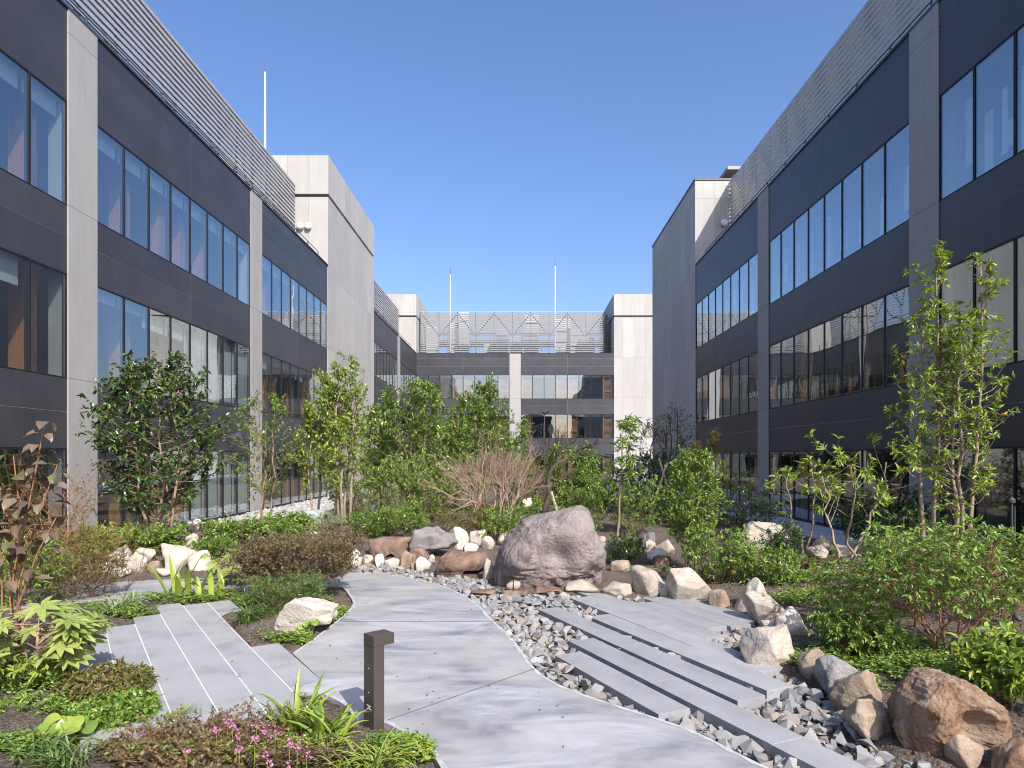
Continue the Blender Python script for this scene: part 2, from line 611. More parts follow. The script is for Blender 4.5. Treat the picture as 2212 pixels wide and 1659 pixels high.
def slab_mesh(name, poly, z0, z1, mat):
    bm = bmesh.new()
    vs = [bm.verts.new((p[0], p[1], z1)) for p in poly]
    f = bm.faces.new(vs)
    if f.normal.z < 0:
        f.normal_flip()
    r_ = bmesh.ops.extrude_face_region(bm, geom=[f])
    low = [e for e in r_['geom'] if isinstance(e, bmesh.types.BMVert)]
    for v in low:
        v.co.z = z0
    bmesh.ops.triangulate(bm, faces=[x for x in bm.faces if len(x.verts) > 4])
    bmesh.ops.recalc_face_normals(bm, faces=bm.faces)
    me = bpy.data.meshes.new(name)
    bm.to_mesh(me)
    bm.free()
    me.materials.append(mat)
    return me


pth = obj('path', slab_mesh('path', PATH, -0.09, 0.0, M['path']))
struct(pth, 'curving trowelled concrete path', 'path')


def ribbon(pts, w, z, side=1):
    pts = np.array(pts)
    d = np.gradient(pts, axis=0)
    d /= np.linalg.norm(d, axis=1)[:, None] + 1e-9
    nrm = np.stack([-d[:, 1], d[:, 0]], 1) * side
    wob = 1 + 0.25 * np.sin(np.arange(len(pts)) * 1.7)
    o = pts + nrm * (w * wob)[:, None]
    v = np.concatenate([np.c_[pts, np.full(len(pts), z)], np.c_[o, np.full(len(pts), z)]])
    n = len(pts)
    f = [(i, i + 1, n + i + 1, n + i) for i in range(n - 1)]
    return v, f


eb = MB()
for run in (run_r, run_l, run_b):
    v, f = ribbon(run, 0.04, 0.003, 1)
    if not inside([v[len(run) + len(run) // 2][:2]], PATH)[0]:
        v, f = ribbon(run, 0.04, 0.003, -1)
    eb.add(v.tolist(), f)
eb.build('path_border', M['edge'], pth)
for (a, b) in (((838, 1556), (1158, 1444)), ((742, 1343), (1068, 1343))):
    A, B = np.array(gp(*a)), np.array(gp(*b))
    d = (B - A) / np.linalg.norm(B - A)
    nn = np.array((-d[1], d[0])) * 0.006
    v = [(*(A - nn), 0.006), (*(B - nn), 0.006), (*(B + nn), 0.006), (*(A + nn), 0.006)]
    MB().add(v, [(0, 1, 2, 3)]).build('control_joint', M['joint_dark'], pth)

# terrace of flush granite strips with white joints
tb, jb = MB(), MB()
for k, (d0, d1, t0, t1) in enumerate(STRIPS):
    cut = t0 + (2.0 + 0.35 * (k % 3)) if t1 - t0 > 2.6 else t1
    for a, b in ((t0, cut), (cut + 0.004, t1)):
        if b - a > 0.05:
            P = strip_poly(UL, NL, d0 + 0.007, d1 - 0.007, a, b)
            vs = [(*p, -0.08) for p in P] + [(*p, 0.001) for p in P]
            tb.add(vs, [(3, 2, 1, 0), (4, 5, 6, 7), (0, 1, 5, 4), (1, 2, 6, 5), (2, 3, 7, 6), (3, 0, 4, 7)])
for k, d in enumerate((0.42, 0.755, 1.10, 1.447, 1.785)):
    t0 = max(STRIPS[k][2], STRIPS[k + 1][2]); t1 = min(STRIPS[k][3], STRIPS[min(k + 1, 4)][3]) + (-0.0)
    P = strip_poly(UL, NL, d - 0.006, d + 0.006, t0, t1)
    vs = [(*p, -0.08) for p in P] + [(*p, 0.0035) for p in P]
    jb.add(vs, [(3, 2, 1, 0), (4, 5, 6, 7), (0, 1, 5, 4), (1, 2, 6, 5), (2, 3, 7, 6), (3, 0, 4, 7)])
ter = tb.build('terrace_paving', M['granite'])
struct(ter, 'grey granite strip paving with white joints', 'paving')
jb.build('mortar_joint', M['joint'], ter)

# raised granite planks in the gravel, every piece its own
for d0, d1, cuts, labs in PLANKS:
    for k in range(len(cuts) - 1):
        t0, t1 = cuts[k] + (0.003 if k else 0), cuts[k + 1]
        cx = NR * (d0 + d1) / 2 + UR * (t0 + t1) / 2
        L, Wd = t1 - t0, d1 - d0
        b = MB().box(-L / 2, L / 2, -Wd / 2, Wd / 2, -0.14, 0.0)
        o = b.build('granite_plank', M['granite'], bevel=0.003)
        o.location = (cx[0], cx[1], RNG.uniform(-0.003, 0.003))
        o.rotation_euler = (0, 0, math.atan2(UR[1], UR[0]))
        tag(o, labs[k], 'paving slab', 'granite planks laid in the gravel')

wk = obj('walkway', slab_mesh('walkway', WALK, -0.09, -0.005, M['walk']))
struct(wk, 'pale paved walkway along the shaded right building', 'walkway')
jw = MB()
for y in np.arange(15.5, 48, 1.2):
    jw.box(8.3, 9.7, y - 0.006, y + 0.006, -0.02, -0.001)
jw.build('paving_joint', M['joint_dark'], wk)

# ================================================================ CRUSHED STONE
def chip(seed, n=11, sub=0, flat=0.7):
    """sharp broken stone: hull of a few random points"""
    rn = np.random.default_rng(seed)
    p = rn.normal(size=(n, 3))
    p /= np.linalg.norm(p, axis=1)[:, None]
    p *= np.array((1.2, rn.uniform(0.75, 1.0), rn.uniform(0.6, 0.9) * flat / 0.7)) * rn.uniform(0.85, 1.1, (n, 1))
    bm = bmesh.new()
    for q_ in p:
        bm.verts.new(q_)
    r_ = bmesh.ops.convex_hull(bm, input=list(bm.verts))
    loose = [v for v in bm.verts if not v.link_faces]
    bmesh.ops.delete(bm, geom=loose, context='VERTS')
    bmesh.ops.triangulate(bm, faces=bm.faces)
    bmesh.ops.recalc_face_normals(bm, faces=bm.faces)
    bm.verts.index_update()
    v = np.array([x.co[:] for x in bm.verts])
    f = np.array([[x.index for x in q_.verts] for q_ in bm.faces])
    bm.free()
    return v, f


CHIPS = [chip(100 + i, 9 + i % 5) for i in range(12)]


def rotmats(n, tilt=1.0):
    a = RNG.uniform(0, 2 * math.pi, n); b = RNG.normal(0, 0.35 * tilt, n); c = RNG.normal(0, 0.35 * tilt, n)
    ca, sa, cb, sb, cc, sc_ = np.cos(a), np.sin(a), np.cos(b), np.sin(b), np.cos(c), np.sin(c)
    z = np.zeros(n); o = np.ones(n)
    Rz = np.stack([ca, -sa, z, sa, ca, z, z, z, o], 1).reshape(-1, 3, 3)
    Rx = np.stack([o, z, z, z, cb, -sb, z, sb, cb], 1).reshape(-1, 3, 3)
    Ry = np.stack([cc, z, sc_, z, o, z, -sc_, z, cc], 1).reshape(-1, 3, 3)
    return Rx @ Ry @ Rz


def scatter_mesh(name, shapes, pos, size, mat, tilt=1.0):
    vs, fs, off = [], [], 0
    pick = RNG.integers(0, len(shapes), len(pos))
    Rm = rotmats(len(pos), tilt)
    for k, (v, f) in enumerate(shapes):
        ids = np.nonzero(pick == k)[0]
        if not len(ids):
            continue
        vv = np.einsum('nij,vj->nvi', Rm[ids], v) * size[ids][:, None, None] + pos[ids][:, None, :]
        ff = f[None] + (np.arange(len(ids)) * len(v))[:, None, None] + off
        vs.append(vv.reshape(-1, 3)); fs.append(ff.reshape(-1, 3)); off += len(ids) * len(v)
    return np_mesh(name, np.concatenate(vs), np.concatenate(fs), [mat])


PLANK_POLYS = [strip_poly(UR, NR, d0, d1, c[0], c[-1]) for d0, d1, c, _ in PLANKS]


def poisson(poly, rmin, tries, keep=None):
    A = np.array(poly)
    lo, hi = A.min(0), A.max(0)
    P = RNG.uniform(lo, hi, (tries, 2))
    P = P[inside(P, poly)]
    if keep is not None:
        P = P[keep(P)]
    cell = {}
    out = []
    for p in P:
        k = (int(p[0] / rmin), int(p[1] / rmin))
        ok = True
        for i in (-1, 0, 1):
            for j in (-1, 0, 1):
                for q_ in cell.get((k[0] + i, k[1] + j), ()):
                    if (p[0] - q_[0]) ** 2 + (p[1] - q_[1]) ** 2 < rmin * rmin:
                        ok = False
                        break
                if not ok:
                    break
            if not ok:
                break
        if ok:
            cell.setdefault(k, []).append(p)
            out.append(p)
    return np.array(out)


def off_hard(margin):
    def k(P):
        m_ = ~inside(P, PATH) & (seg_dist(P, PATH) > margin)
        for pp in PLANK_POLYS:
            m_ &= ~inside(P, pp) & (seg_dist(P, pp) > margin * 0.8)
        return m_
    return k


base = poisson(GRAVEL, 0.07, 42000, off_hard(0.035))
big = poisson(GRAVEL, 0.13, 16000, off_hard(0.065))
zb = np.full(len(base), -0.085) + RNG.uniform(-0.015, 0.015, len(base))
me = scatter_mesh('crushed_stone', CHIPS, np.c_[base, zb], RNG.uniform(0.042, 0.062, len(base)), M['gravel'])
bsz = RNG.uniform(0.06, 0.108, len(big))
bz = np.full(len(big), -0.06) + RNG.uniform(-0.02, 0.02, len(big))
order = np.argsort(big[:, 1] + 0 * bsz)
near = order[:300]
far = order[300:]
far_me = scatter_mesh('crushed_stone_far', CHIPS, np.c_[big[far], bz[far]], bsz[far], M['gravel'])
gv = obj('crushed_stone', me)
struct(gv, 'bed of angular grey crushed stone between path and rocks', 'gravel', 'stuff')
gv2 = obj('crushed_stone', far_me)
struct(gv2, 'larger grey crushed stones lying farther back in the bed', 'gravel', 'stuff')
chip_me = [np_mesh('loose_stone', v, f, [M['gravel']]) for v, f in CHIPS]
for i in near:
    o = obj('loose_stone', chip_me[RNG.integers(0, len(chip_me))], None, (big[i, 0], big[i, 1], bz[i]))
    o.scale = (bsz[i],) * 3
    o.rotation_euler = (RNG.normal(0, 0.35), RNG.normal(0, 0.35), RNG.uniform(0, 6.28))
    tag(o, 'fist sized angular grey stone lying loose in the near part of the gravel bed', 'stone', 'loose stones in the near gravel')

pb = poisson(PEB, 0.13, 26000)
pb = pb[pb[:, 1] < 45]
me = scatter_mesh('pebbles', [chip(300 + i, 16) for i in range(5)], np.c_[pb, RNG.uniform(-0.06, -0.02, len(pb))], RNG.uniform(0.07, 0.12, len(pb)), M['pebble'])
struct(obj('pebbles', me), 'strip of pale cobbles along the left building', 'gravel', 'stuff')
pbb = slab_mesh('pebble_bed', PEB, -0.09, -0.045, M['pebble'])
struct(obj('pebble_bed', pbb), 'pale gravel base under the cobbles', 'gravel', 'stuff')

# crumbs of soil in the near beds
NEARBED = [(-6.5, 4.0), (0.0, 4.0), (-0.6, 6.0), (-2.4, 10.5), (-6.5, 12.0)]
cr = poisson(NEARBED, 0.045, 30000)
hm = np.zeros(len(cr), bool)
for poly in HARD + SOFT:
    hm |= inside(cr, poly) | (seg_dist(cr, poly) < 0.03)
cr = cr[~hm]
cr2 = poisson([(2.4, 4.8), (6.0, 4.8), (9.0, 12.5), (4.0, 12.5), (2.9, 9.4)], 0.06, 24000)
hm = np.zeros(len(cr2), bool)
for poly in HARD + SOFT:
    hm |= inside(cr2, poly) | (seg_dist(cr2, poly) < 0.03)
cr = np.concatenate([cr, cr2[~hm]])
zc = np.array([H(*p) for p in cr])
me = scatter_mesh('soil_crumbs', [chip(400 + i, 9) for i in range(4)], np.c_[cr, zc], RNG.uniform(0.008, 0.028, len(cr)), M['soil'])
struct(obj('soil_crumbs', me), 'loose crumbs of brown soil on the beds', 'soil', 'stuff')
# ================================================================ BUILDINGS
def panel_metal():
    m, nt, out = nmat('dark_cladding')
    v = coords(nt)
    n0 = noise_tex(nt, v, 0.8, 4, 0.6)
    c = ramp(nt, n0, [(0.3, (0.04, 0.04, 0.047)), (0.7, (0.056, 0.056, 0.065))])
    w = noise_tex(nt, coords(nt, (30, 30, 90)), 1.0, 2, 0.6)
    c = mixc(nt, 0.5, c, ramp(nt, w, [(0.3, (0.72, 0.72, 0.72)), (0.7, (1.2, 1.2, 1.2))]), 'MULTIPLY')
    nor = bump(nt, w, 0.3, 0.006)
    nor = bump(nt, noise_tex(nt, v, 0.9, 2), 0.12, 0.2, nor)
    oi = nt.nodes.new('ShaderNodeObjectInfo')
    c = mixc(nt, 1.0, c, ramp(nt, oi.outputs['Random'], [(0, (0.84, 0.84, 0.85)), (1, (1.1, 1.1, 1.1))]), 'MULTIPLY')
    st = noise_tex(nt, coords(nt, (2.5, 2.5, 0.18)), 2.0, 6, 0.65)
    c = mixc(nt, 1.0, c, ramp(nt, st, [(0.3, (0.9, 0.9, 0.9)), (0.7, (1.1, 1.1, 1.08))]), 'MULTIPLY')
    principled(nt, out, c, 0.45, 0.0, 0.5, nor)
    return m


M['clad'] = panel_metal()
M['seam'] = m_plain('panel_seam', (0.27, 0.27, 0.29), 0.5)
M['pillar'] = m_concrete('pillar_concrete', (0.43, 0.418, 0.4), 60.0, 4.1, 0.55, 0.03)
M['tower'] = m_concrete('tower_concrete', (0.50, 0.485, 0.455), 1.18, 4.15, 0.62, 0.1)
M['frame'] = m_plain('window_frame', (0.018, 0.019, 0.022), 0.5, spec=0.25)
M['glass'] = m_glass('window_glass')
M['glass_mirror'] = m_glass('mirrored_window_glass', f0=0.24)
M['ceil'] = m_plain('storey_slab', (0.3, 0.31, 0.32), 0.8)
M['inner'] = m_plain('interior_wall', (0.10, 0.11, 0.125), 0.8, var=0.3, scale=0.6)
M['blind'] = m_plain('roller_blind', (0.62, 0.68, 0.68), 0.8)
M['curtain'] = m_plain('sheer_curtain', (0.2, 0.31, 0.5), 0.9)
M['panelw'] = m_plain('hanging_panel', (0.88, 0.9, 0.92), 0.8)
M['alu'] = m_plain('louvre_aluminium', (0.44, 0.44, 0.44), 0.42, 0.2)
M['alu_shaded'] = m_plain('louvre_aluminium_shaded', (0.23, 0.235, 0.24), 0.45)  # darker copy of the louvre aluminium: shade between the blades put into its colour
M['steel'] = m_plain('dark_steel', (0.07, 0.072, 0.08), 0.45)
M['roof'] = m_plain('roof_membrane', (0.14, 0.14, 0.145), 0.9)
M['white'] = m_plain('white_paint', (0.78, 0.78, 0.77), 0.5)
M['unit'] = m_plain('plant_casing', (0.45, 0.46, 0.47), 0.6)


def wood_mat():
    m, nt, out = nmat('timber')
    n1 = noise_tex(nt, coords(nt, (14, 14, 1.0)), 2.0, 5, 0.6, 0.4)
    c = ramp(nt, n1, [(0.3, (0.33, 0.135, 0.05)), (0.7, (0.5, 0.23, 0.09))])
    principled(nt, out, c, 0.5, 0, 0.4)
    return m


M['wood'] = wood_mat()
STOREYS = [(0.04, 2.43), (4.09, 6.57), (8.19, 10.67)]
TOP = 12.92
WIN_CACHE = {}


def window_mesh(w, h):
    k = (round(w, 3), round(h, 3))
    if k not in WIN_CACHE:
        f = 0.03
        b = MB()
        b.box(0.004, f, 0.0, 0.11, 0, h).box(w - f, w - 0.004, 0.0, 0.11, 0, h)
        b.box(f, w - f, 0.002, 0.108, 0, f).box(f, w - f, 0.002, 0.108, h - f, h)
        p = MB().box(f, w - f, 0.018, 0.03, f, h - f)
        WIN_CACHE[k] = (b.mesh('window', M['frame']), p.mesh('pane', M['glass']))
    return WIN_CACHE[k]


def wing(label, loc, rz, segs, depth=9.0, cols=(0.6, 2.4, 4.4, 6.3), blinds=None, panels=None, wood_frames=False, name='office_wing', floors=(0, 1, 2)):
    """local frame: x along the wall, +y into the building, z up"""
    root = thing(name, label, 'building', loc, rz)
    x0, x1 = segs[0][1], segs[-1][2]
    rn = random.Random(int(abs(loc[0]) * 10 + segs[0][1]))
    for s in segs:
        kind, a, b = s[:3]
        if kind == 'P':
            MB().box(a, b, -0.03, 0.45, -0.3, TOP - 0.02).build('pillar', M['pillar'], root)
            continue
        w = (b - a) / 8
        zs = [0.0] + [z for st in STOREYS for z in st] + [TOP - 0.02]
        for lo, hi, rows in ((2.43, 4.09, [3.3]), (6.57, 8.19, [7.45]), (10.67, TOP - 0.02, [11.55, 12.35])):
            MB().box(a, b, 0.005, 0.22, lo + 0.01, hi - 0.01).build('seam_backing', M['seam'], root)
            cuts = [lo] + rows + [hi]
            for k in range(len(cuts) - 1):
                for h0, h1 in ((a, (a + b) / 2), ((a + b) / 2, b)):
                    MB().box(h0 + 0.0075, h1 - 0.0075, 0.0, 0.128, cuts[k] + 0.007, cuts[k + 1] - 0.007).build('spandrel_panel', M['clad'], root)
        MB().box(a, b, -0.06, 0.2, -0.35, 0.03).build('plinth', M['clad'], root)
        for fl in floors:
            lo, hi = STOREYS[fl]
            wm, pm = window_mesh(w, hi - lo)
            for k in range(8):
                o = obj('window', wm, root, (a + k * w, 0.0, lo))
                obj('pane', pm, o)
                bd = 0
                if blinds:
                    bd = blinds(s, fl, k)
                if bd:
                    MB().box(a + k * w + 0.06, a + (k + 1) * w - 0.06, 0.22, 0.235, hi - bd, hi + 0.02).build('roller_blind', M['blind'], root)
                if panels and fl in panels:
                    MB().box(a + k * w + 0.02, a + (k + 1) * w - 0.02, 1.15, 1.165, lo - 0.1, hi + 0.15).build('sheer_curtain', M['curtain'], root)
                    for j in range(2):
                        px = a + k * w + 0.12 + j * 0.5 + rn.uniform(0, 0.2)
                        pw = rn.uniform(0.16, 0.36)
                        hb = rn.uniform(0.0, 0.9); ht = rn.uniform(1.3, 2.3)
                        MB().box(px, px + pw, 0.5 + j * 0.25, 0.515 + j * 0.25, lo + hb, lo + ht).build('hanging_panel', M['panelw'], root)
            for c in (cols(s) if callable(cols) else cols):
                MB().box(a + c * w, a + c * w + 0.36, 0.5, 0.9, lo - 0.12, hi + 0.15).build('interior_column', M['wood'], root)
            if wood_frames:
                for k in (0, 3, 4, 7):
                    fb = MB()
                    fb.box(a + k * w + 0.1, a + k * w + 0.24, 0.3, 0.42, lo - 0.1, hi + 0.1)
                    fb.box(a + (k + 1) * w - 0.24, a + (k + 1) * w - 0.1, 0.3, 0.42, lo - 0.1, hi + 0.1)
                    fb.box(a + k * w + 0.24, a + (k + 1) * w - 0.24, 0.32, 0.4, lo + 0.72, lo + 0.84)
                    fb.build('timber_frame', M['wood'], root)
                    lv = MB()
                    for q_ in range(20):
                        zz = lo + 0.05 + q_ * 0.118
                        lv.box(a + k * w + 0.24, a + (k + 1) * w - 0.24, 0.42, 0.47, zz, zz + 0.07)
                    lv.build('timber_slats', M['wood'], root)
    # storeys
    for z0, z1 in ((-0.3, -0.02), (2.62, 3.96), (6.76, 8.06), (10.86, 12.62)):
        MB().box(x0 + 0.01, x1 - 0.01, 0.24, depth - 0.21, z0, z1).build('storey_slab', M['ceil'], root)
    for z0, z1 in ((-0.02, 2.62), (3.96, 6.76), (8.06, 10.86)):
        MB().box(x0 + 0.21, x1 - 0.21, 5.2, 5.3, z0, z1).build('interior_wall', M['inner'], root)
    MB().box(x0, x1, depth - 0.2, depth, -0.3, 12.62).build('rear_wall', M['pillar'], root)
    MB().box(x0, x0 + 0.2, 0.46, depth - 0.2, -0.3, 12.6).build('end_wall', M['pillar'], root)
    MB().box(x1 - 0.2, x1, 0.46, depth - 0.2, -0.3, 12.6).build('end_wall', M['pillar'], root)
    MB().box(x0, x1, 0.21, depth, 12.63, 12.8).build('roof_slab', M['roof'], root)
    MB().box(x0, x1, -0.045, 0.2, TOP - 0.05, TOP + 0.02).build('parapet_cap', M['steel'], root)
    return root


XL, XR, YB = -10.74, 9.80, 69.3


_rb = random.Random(3)


def bl_left(s, fl, k):
    if s[1] > 16 and s[1] < 20 and fl in (0, 1) and k >= 4:
        return 2.3
    if fl == 2:
        return 0.42
    return _rb.choice((0.3, 0.3, 0.0, 0.6)) if fl == 1 else 0


def col_left(s):
    return {6.2: (5.2, 6.5, 7.45), 16.94: (1.62, 3.2, 4.25, 5.6), 27.77: (1.4, 4.3, 6.4)}[s[1]]


def bl_back(s, fl, k):
    return 0.22


wing('dark clad office wing on the left with sunlit ribbon windows', (XL, 0, 0), R(90), [('B', 6.2, 15.85), ('P', 15.85, 16.94), ('B', 16.94, 26.63), ('P', 26.63, 27.77), ('B', 27.77, 37.28)], blinds=bl_left, cols=col_left)
wing('dark clad office wing beyond the left concrete tower', (XL, 0, 0), R(90), [('B', 49.0, 58.7), ('P', 58.7, 59.8), ('B', 59.8, 69.25)], depth=8.0)
wing('dark clad office wing on the shaded right side with blue reflecting windows', (XR, 0, 0), R(-90), [('B', -37.2, -27.45), ('P', -27.45, -26.3), ('B', -26.3, -16.77), ('P', -16.77, -15.62)], panels=(2,), cols=(1.5, 5.2))
# the near end bay of the right wing shows four panes only: it ends at the corner of the building


def half_bay(label):
    a, b = -15.62, -10.85
    w = 1.1925
    root = [o for o in SC.objects if o.get('label') == label][0]
    for lo, hi, rows in ((2.43, 4.09, [3.3]), (6.57, 8.19, [7.45]), (10.67, TOP - 0.02, [11.55, 12.35])):
        MB().box(a, b, 0.005, 0.22, lo + 0.01, hi - 0.01).build('seam_backing', M['seam'], root)
        cuts = [lo] + rows + [hi]
        for k in range(len(cuts) - 1):
            MB().box(a + 0.0075, b - 0.0075, 0.0, 0.128, cuts[k] + 0.007, cuts[k + 1] - 0.007).build('spandrel_panel', M['clad'], root)
    MB().box(a, b, -0.06, 0.2, -0.35, 0.03).build('plinth', M['clad'], root)
    rn = random.Random(5)
    for fl, (lo, hi) in enumerate(STOREYS):
        wm, pm = window_mesh(w, hi - lo)
        for k in range(4):
            o = obj('window', wm, root, (a + k * w, 0.0, lo))
            obj('pane', pm, o)
            if fl == 2:
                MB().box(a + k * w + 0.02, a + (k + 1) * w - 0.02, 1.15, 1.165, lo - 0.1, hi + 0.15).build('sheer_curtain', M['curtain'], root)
                for j in range(3):
                    px = a + k * w + 0.1 + j * 0.34 + rn.uniform(0, 0.12)
                    pw = rn.uniform(0.12, 0.28)
                    hb = rn.uniform(0.0, 0.9); ht = rn.uniform(1.3, 2.3)
                    MB().box(px, px + pw, 0.5 + j * 0.2, 0.515 + j * 0.2, lo + hb, lo + ht).build('hanging_panel', M['panelw'], root)
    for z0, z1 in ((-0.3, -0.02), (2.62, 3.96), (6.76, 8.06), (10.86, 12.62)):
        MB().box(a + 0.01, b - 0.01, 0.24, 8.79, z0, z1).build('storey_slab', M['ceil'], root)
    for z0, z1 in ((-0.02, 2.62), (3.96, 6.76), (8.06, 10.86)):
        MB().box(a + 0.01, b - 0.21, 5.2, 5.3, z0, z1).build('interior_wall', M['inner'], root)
    MB().box(a, b, 8.8, 9.0, -0.3, 12.62).build('rear_wall', M['pillar'], root)
    MB().box(b - 0.2, b, 0.24, 8.8, -0.3, 12.6).build('end_wall', M['pillar'], root)
    MB().box(a, b, 0.21, 9.0, 12.63, 12.8).build('roof_slab', M['roof'], root)
    MB().box(a, b, -0.045, 0.2, TOP - 0.05, TOP + 0.02).build('parapet_cap', M['steel'], root)


half_bay('dark clad office wing on the shaded right side with blue reflecting windows')
wing('dark clad office wing closing the far end of the courtyard', (0, YB, 0), 0, [('B', XL + 0.03, -1.07), ('P', -1.07, 0.1), ('B', 0.1, 9.75)], depth=9.0, cols=(), blinds=bl_back, wood_frames=True)


def tower(label, x0, x1, y0, y1, top, reveal=None, cap=False):
    cx, cy = (x0 + x1) / 2, (y0 + y1) / 2
    root = thing('stair_tower', label, 'building', (cx, cy, 0))
    hx, hy = (x1 - x0) / 2, (y1 - y0) / 2
    if reveal:
        MB().box(-hx, hx, -hy, hy, -0.3, reveal - 0.09).build('wall', M['tower'], root)
        MB().box(-hx + 0.12, hx - 0.12, -hy + 0.12, hy - 0.12, reveal - 0.09, reveal + 0.09).build('shadow_gap', M['steel'], root)
        MB().box(-hx - 0.02, hx + 0.02, -hy - 0.02, hy + 0.02, reveal + 0.09, top).build('upper_wall', M['tower'], root)
    else:
        MB().box(-hx, hx, -hy, hy, -0.3, top).build('wall', M['tower'], root)
    if cap:
        MB().box(-hx - 0.04, hx + 0.04, -hy - 0.04, hy + 0.04, top, top + 0.12).build('roof_cap', M['steel'], root)
    else:
        MB().box(-hx + 0.1, hx - 0.1, -hy + 0.1, hy - 0.1, top, top + 0.03).build('roof_slab', M['roof'], root)
    return root


tower('pale concrete stair tower of the left wing with a dark shadow gap near its top', -17.5, XL + 0.035, 37.3, 48.98, 19.03, 16.8)
tower('pale concrete stair tower at the far left corner of the courtyard', -17.5, XL - 0.02, 69.3, 78.0, 19.03, 16.75)
tower('grey concrete stair tower of the right wing, its courtyard side in shade', XR - 0.035, 16.5, 37.22, 49.2, 17.6, None, True)
tower('pale concrete stair tower at the far right corner of the courtyard', 9.77, 17.0, 69.3, 78.0, 19.03, 16.75)


# ---------------------------------------------------------------- louvre screens, railings
def louvre(label, loc, rz, x0, x1, z0=12.85, z1=17.6, back=True, lip=0.085, blade='alu'):
    root = thing('louvre_screen', label, 'louvre screen', loc, rz, 'roof louvre screens')
    n = max(1, round((x1 - x0) / 3.6))
    w = (x1 - x0) / n
    rows = int((z1 - z0) / 0.22)
    for i in range(n):
        b = MB()
        a0, a1 = x0 + i * w + 0.001, x0 + (i + 1) * w - 0.001
        for k in range(rows):
            z = z0 + 0.12 + k * 0.22
            Mx = Matrix.Translation((0, 0, z)) @ Matrix.Rotation(R(6), 4, 'X')
            b.box(a0, a1, -0.06, 0.085, -0.008, 0.008, Mx)
            b.box(a0, a1, -0.078, -0.064, z - lip, z + 0.035)
        b.build('louvre_blades', M[blade], root)
    for i in range(2 * n + 1):
        x = x0 + i * w / 2
        MB().box(x - 0.03, x + 0.03, 0.14, 0.22, z0, z1).build('post', M['steel'], root)
    MB().box(x0, x1, 0.14, 0.2, z1, z1 + 0.06).build('top_rail', M['alu'], root)
    if back:
        for i in range(n):
            xa, xb = x0 + i * w, x0 + (i + 1) * w
            b = MB()
            xm = (xa + xb) / 2
            b.tube([(xa, 0.26, z1 - 0.1), (xm, 0.4, z0 + 2.2)], 0.06, 5).tube([(xb, 0.26, z1 - 0.1), (xm, 0.4, z0 + 2.2)], 0.06, 5)
            b.tube([(xa, 0.2, z0 + 2.4), (xa, 2.2, z0)], 0.05, 5)
            b.build('brace', M['steel'], root)
    return root


SB = 1.86
louvre('long slatted roof screen over the left wing, catching sun on its edges', (XL - SB, 0, 0), R(90), 5.0, 37.25)
louvre('short slatted roof screen beyond the left tower', (XL - SB, 0, 0), R(90), 49.05, 69.2)
louvre('slatted roof screen over the shaded right wing with sun coming through', (XR + SB, 0, 0), R(-90), -37.15, -10.9)
louvre('slatted roof screen over the far wing with white plant behind it', (0, YB + SB, 0), 0, -10.6, 9.0, lip=0.12, blade='alu_shaded')
louvre('rear slatted roof screen seen through the far one', (0, YB + 13, 0), R(180), -16.0, 16.0, back=False, blade='alu_shaded')
louvre('side return of the far roof screen beside the right corner tower', (9.35, 0, 0), R(90), 71.3, 77.5, back=False)


def railing(label, loc, rz, x0, x1):
    root = thing('roof_railing', label, 'railing', loc, rz, 'roof edge railings')
    n = max(1, round((x1 - x0) / 1.8))
    for i in range(n + 1):
        x = x0 + i * (x1 - x0) / n
        MB().box(x - 0.02, x + 0.02, 0.48, 0.52, 12.79, 13.62).build('post', M['steel'], root)
    MB().tube([(x0, 0.5, 13.64), (x1, 0.5, 13.64)], 0.022, 6).build('handrail', M['steel'], root)
    MB().tube([(x0, 0.5, 13.3), (x1, 0.5, 13.3)], 0.014, 6).build('mid_rail', M['steel'], root)


railing('thin dark railing along the left roof edge', (XL, 0, 0), R(90), 6.5, 37.2)
railing('thin dark railing along the roof edge beyond the left tower', (XL, 0, 0), R(90), 49.2, 69.0)
railing('thin dark railing along the right roof edge', (XR, 0, 0), R(-90), -37.0, -11.2)
railing('thin dark railing along the far roof edge', (0, YB, 0), 0, -10.5, 9.6)


def rod(label, x, y, top):
    root = thing('lightning_rod', label, 'lightning rod', (x, y, 12.8), 0, 'lightning rods on the roofs')
    h = top - 12.8
    MB().lathe([(0.14, 0), (0.14, 0.05), (0.07, 0.08), (0.06, h * 0.5), (0.05, h * 0.93)], n=8).build('mast', M['white'], root)
    MB().lathe([(0.065, h * 0.93), (0.03, h * 0.935), (0.02, h)], n=8).build('finial', M['steel'], root)


rod('tall white lightning rod above the left roof screen', -12.68 - 0.9, 35.6, 2.25 + 860 * 35.6 / F)
rod('shorter white lightning rod on the far roof, left of the other', -7.8, 75, 2.25 + 407 * 75 / F)
rod('taller white lightning rod on the far roof, right of the other', 3.95, 75, 2.25 + 426 * 75 / F)


def vent(label, x, y, z):
    root = thing('vent_hood', label, 'vent', (x, y, z), 0, 'round vent hoods on the towers')
    Mx = Matrix.Rotation(R(90), 4, 'X')
    MB().lathe([(0.11, 0.0), (0.11, 0.10)], M=Mx, n=18).build('duct_collar', M['white'], root)
    MB().lathe([(0.19, 0.10), (0.2, 0.16), (0.17, 0.22), (0.08, 0.26)], M=Mx, n=18).build('hood', M['white'], root, smooth=True)


vent('round white vent hood on the left tower, nearer the roof screen', -12.22, 37.3, 15.05)
vent('round white vent hood on the left tower, nearer the courtyard', -11.78, 37.3, 15.05)
vent('round vent hood on the shaded part of the right tower front', 11.35, 37.22, 15.2)

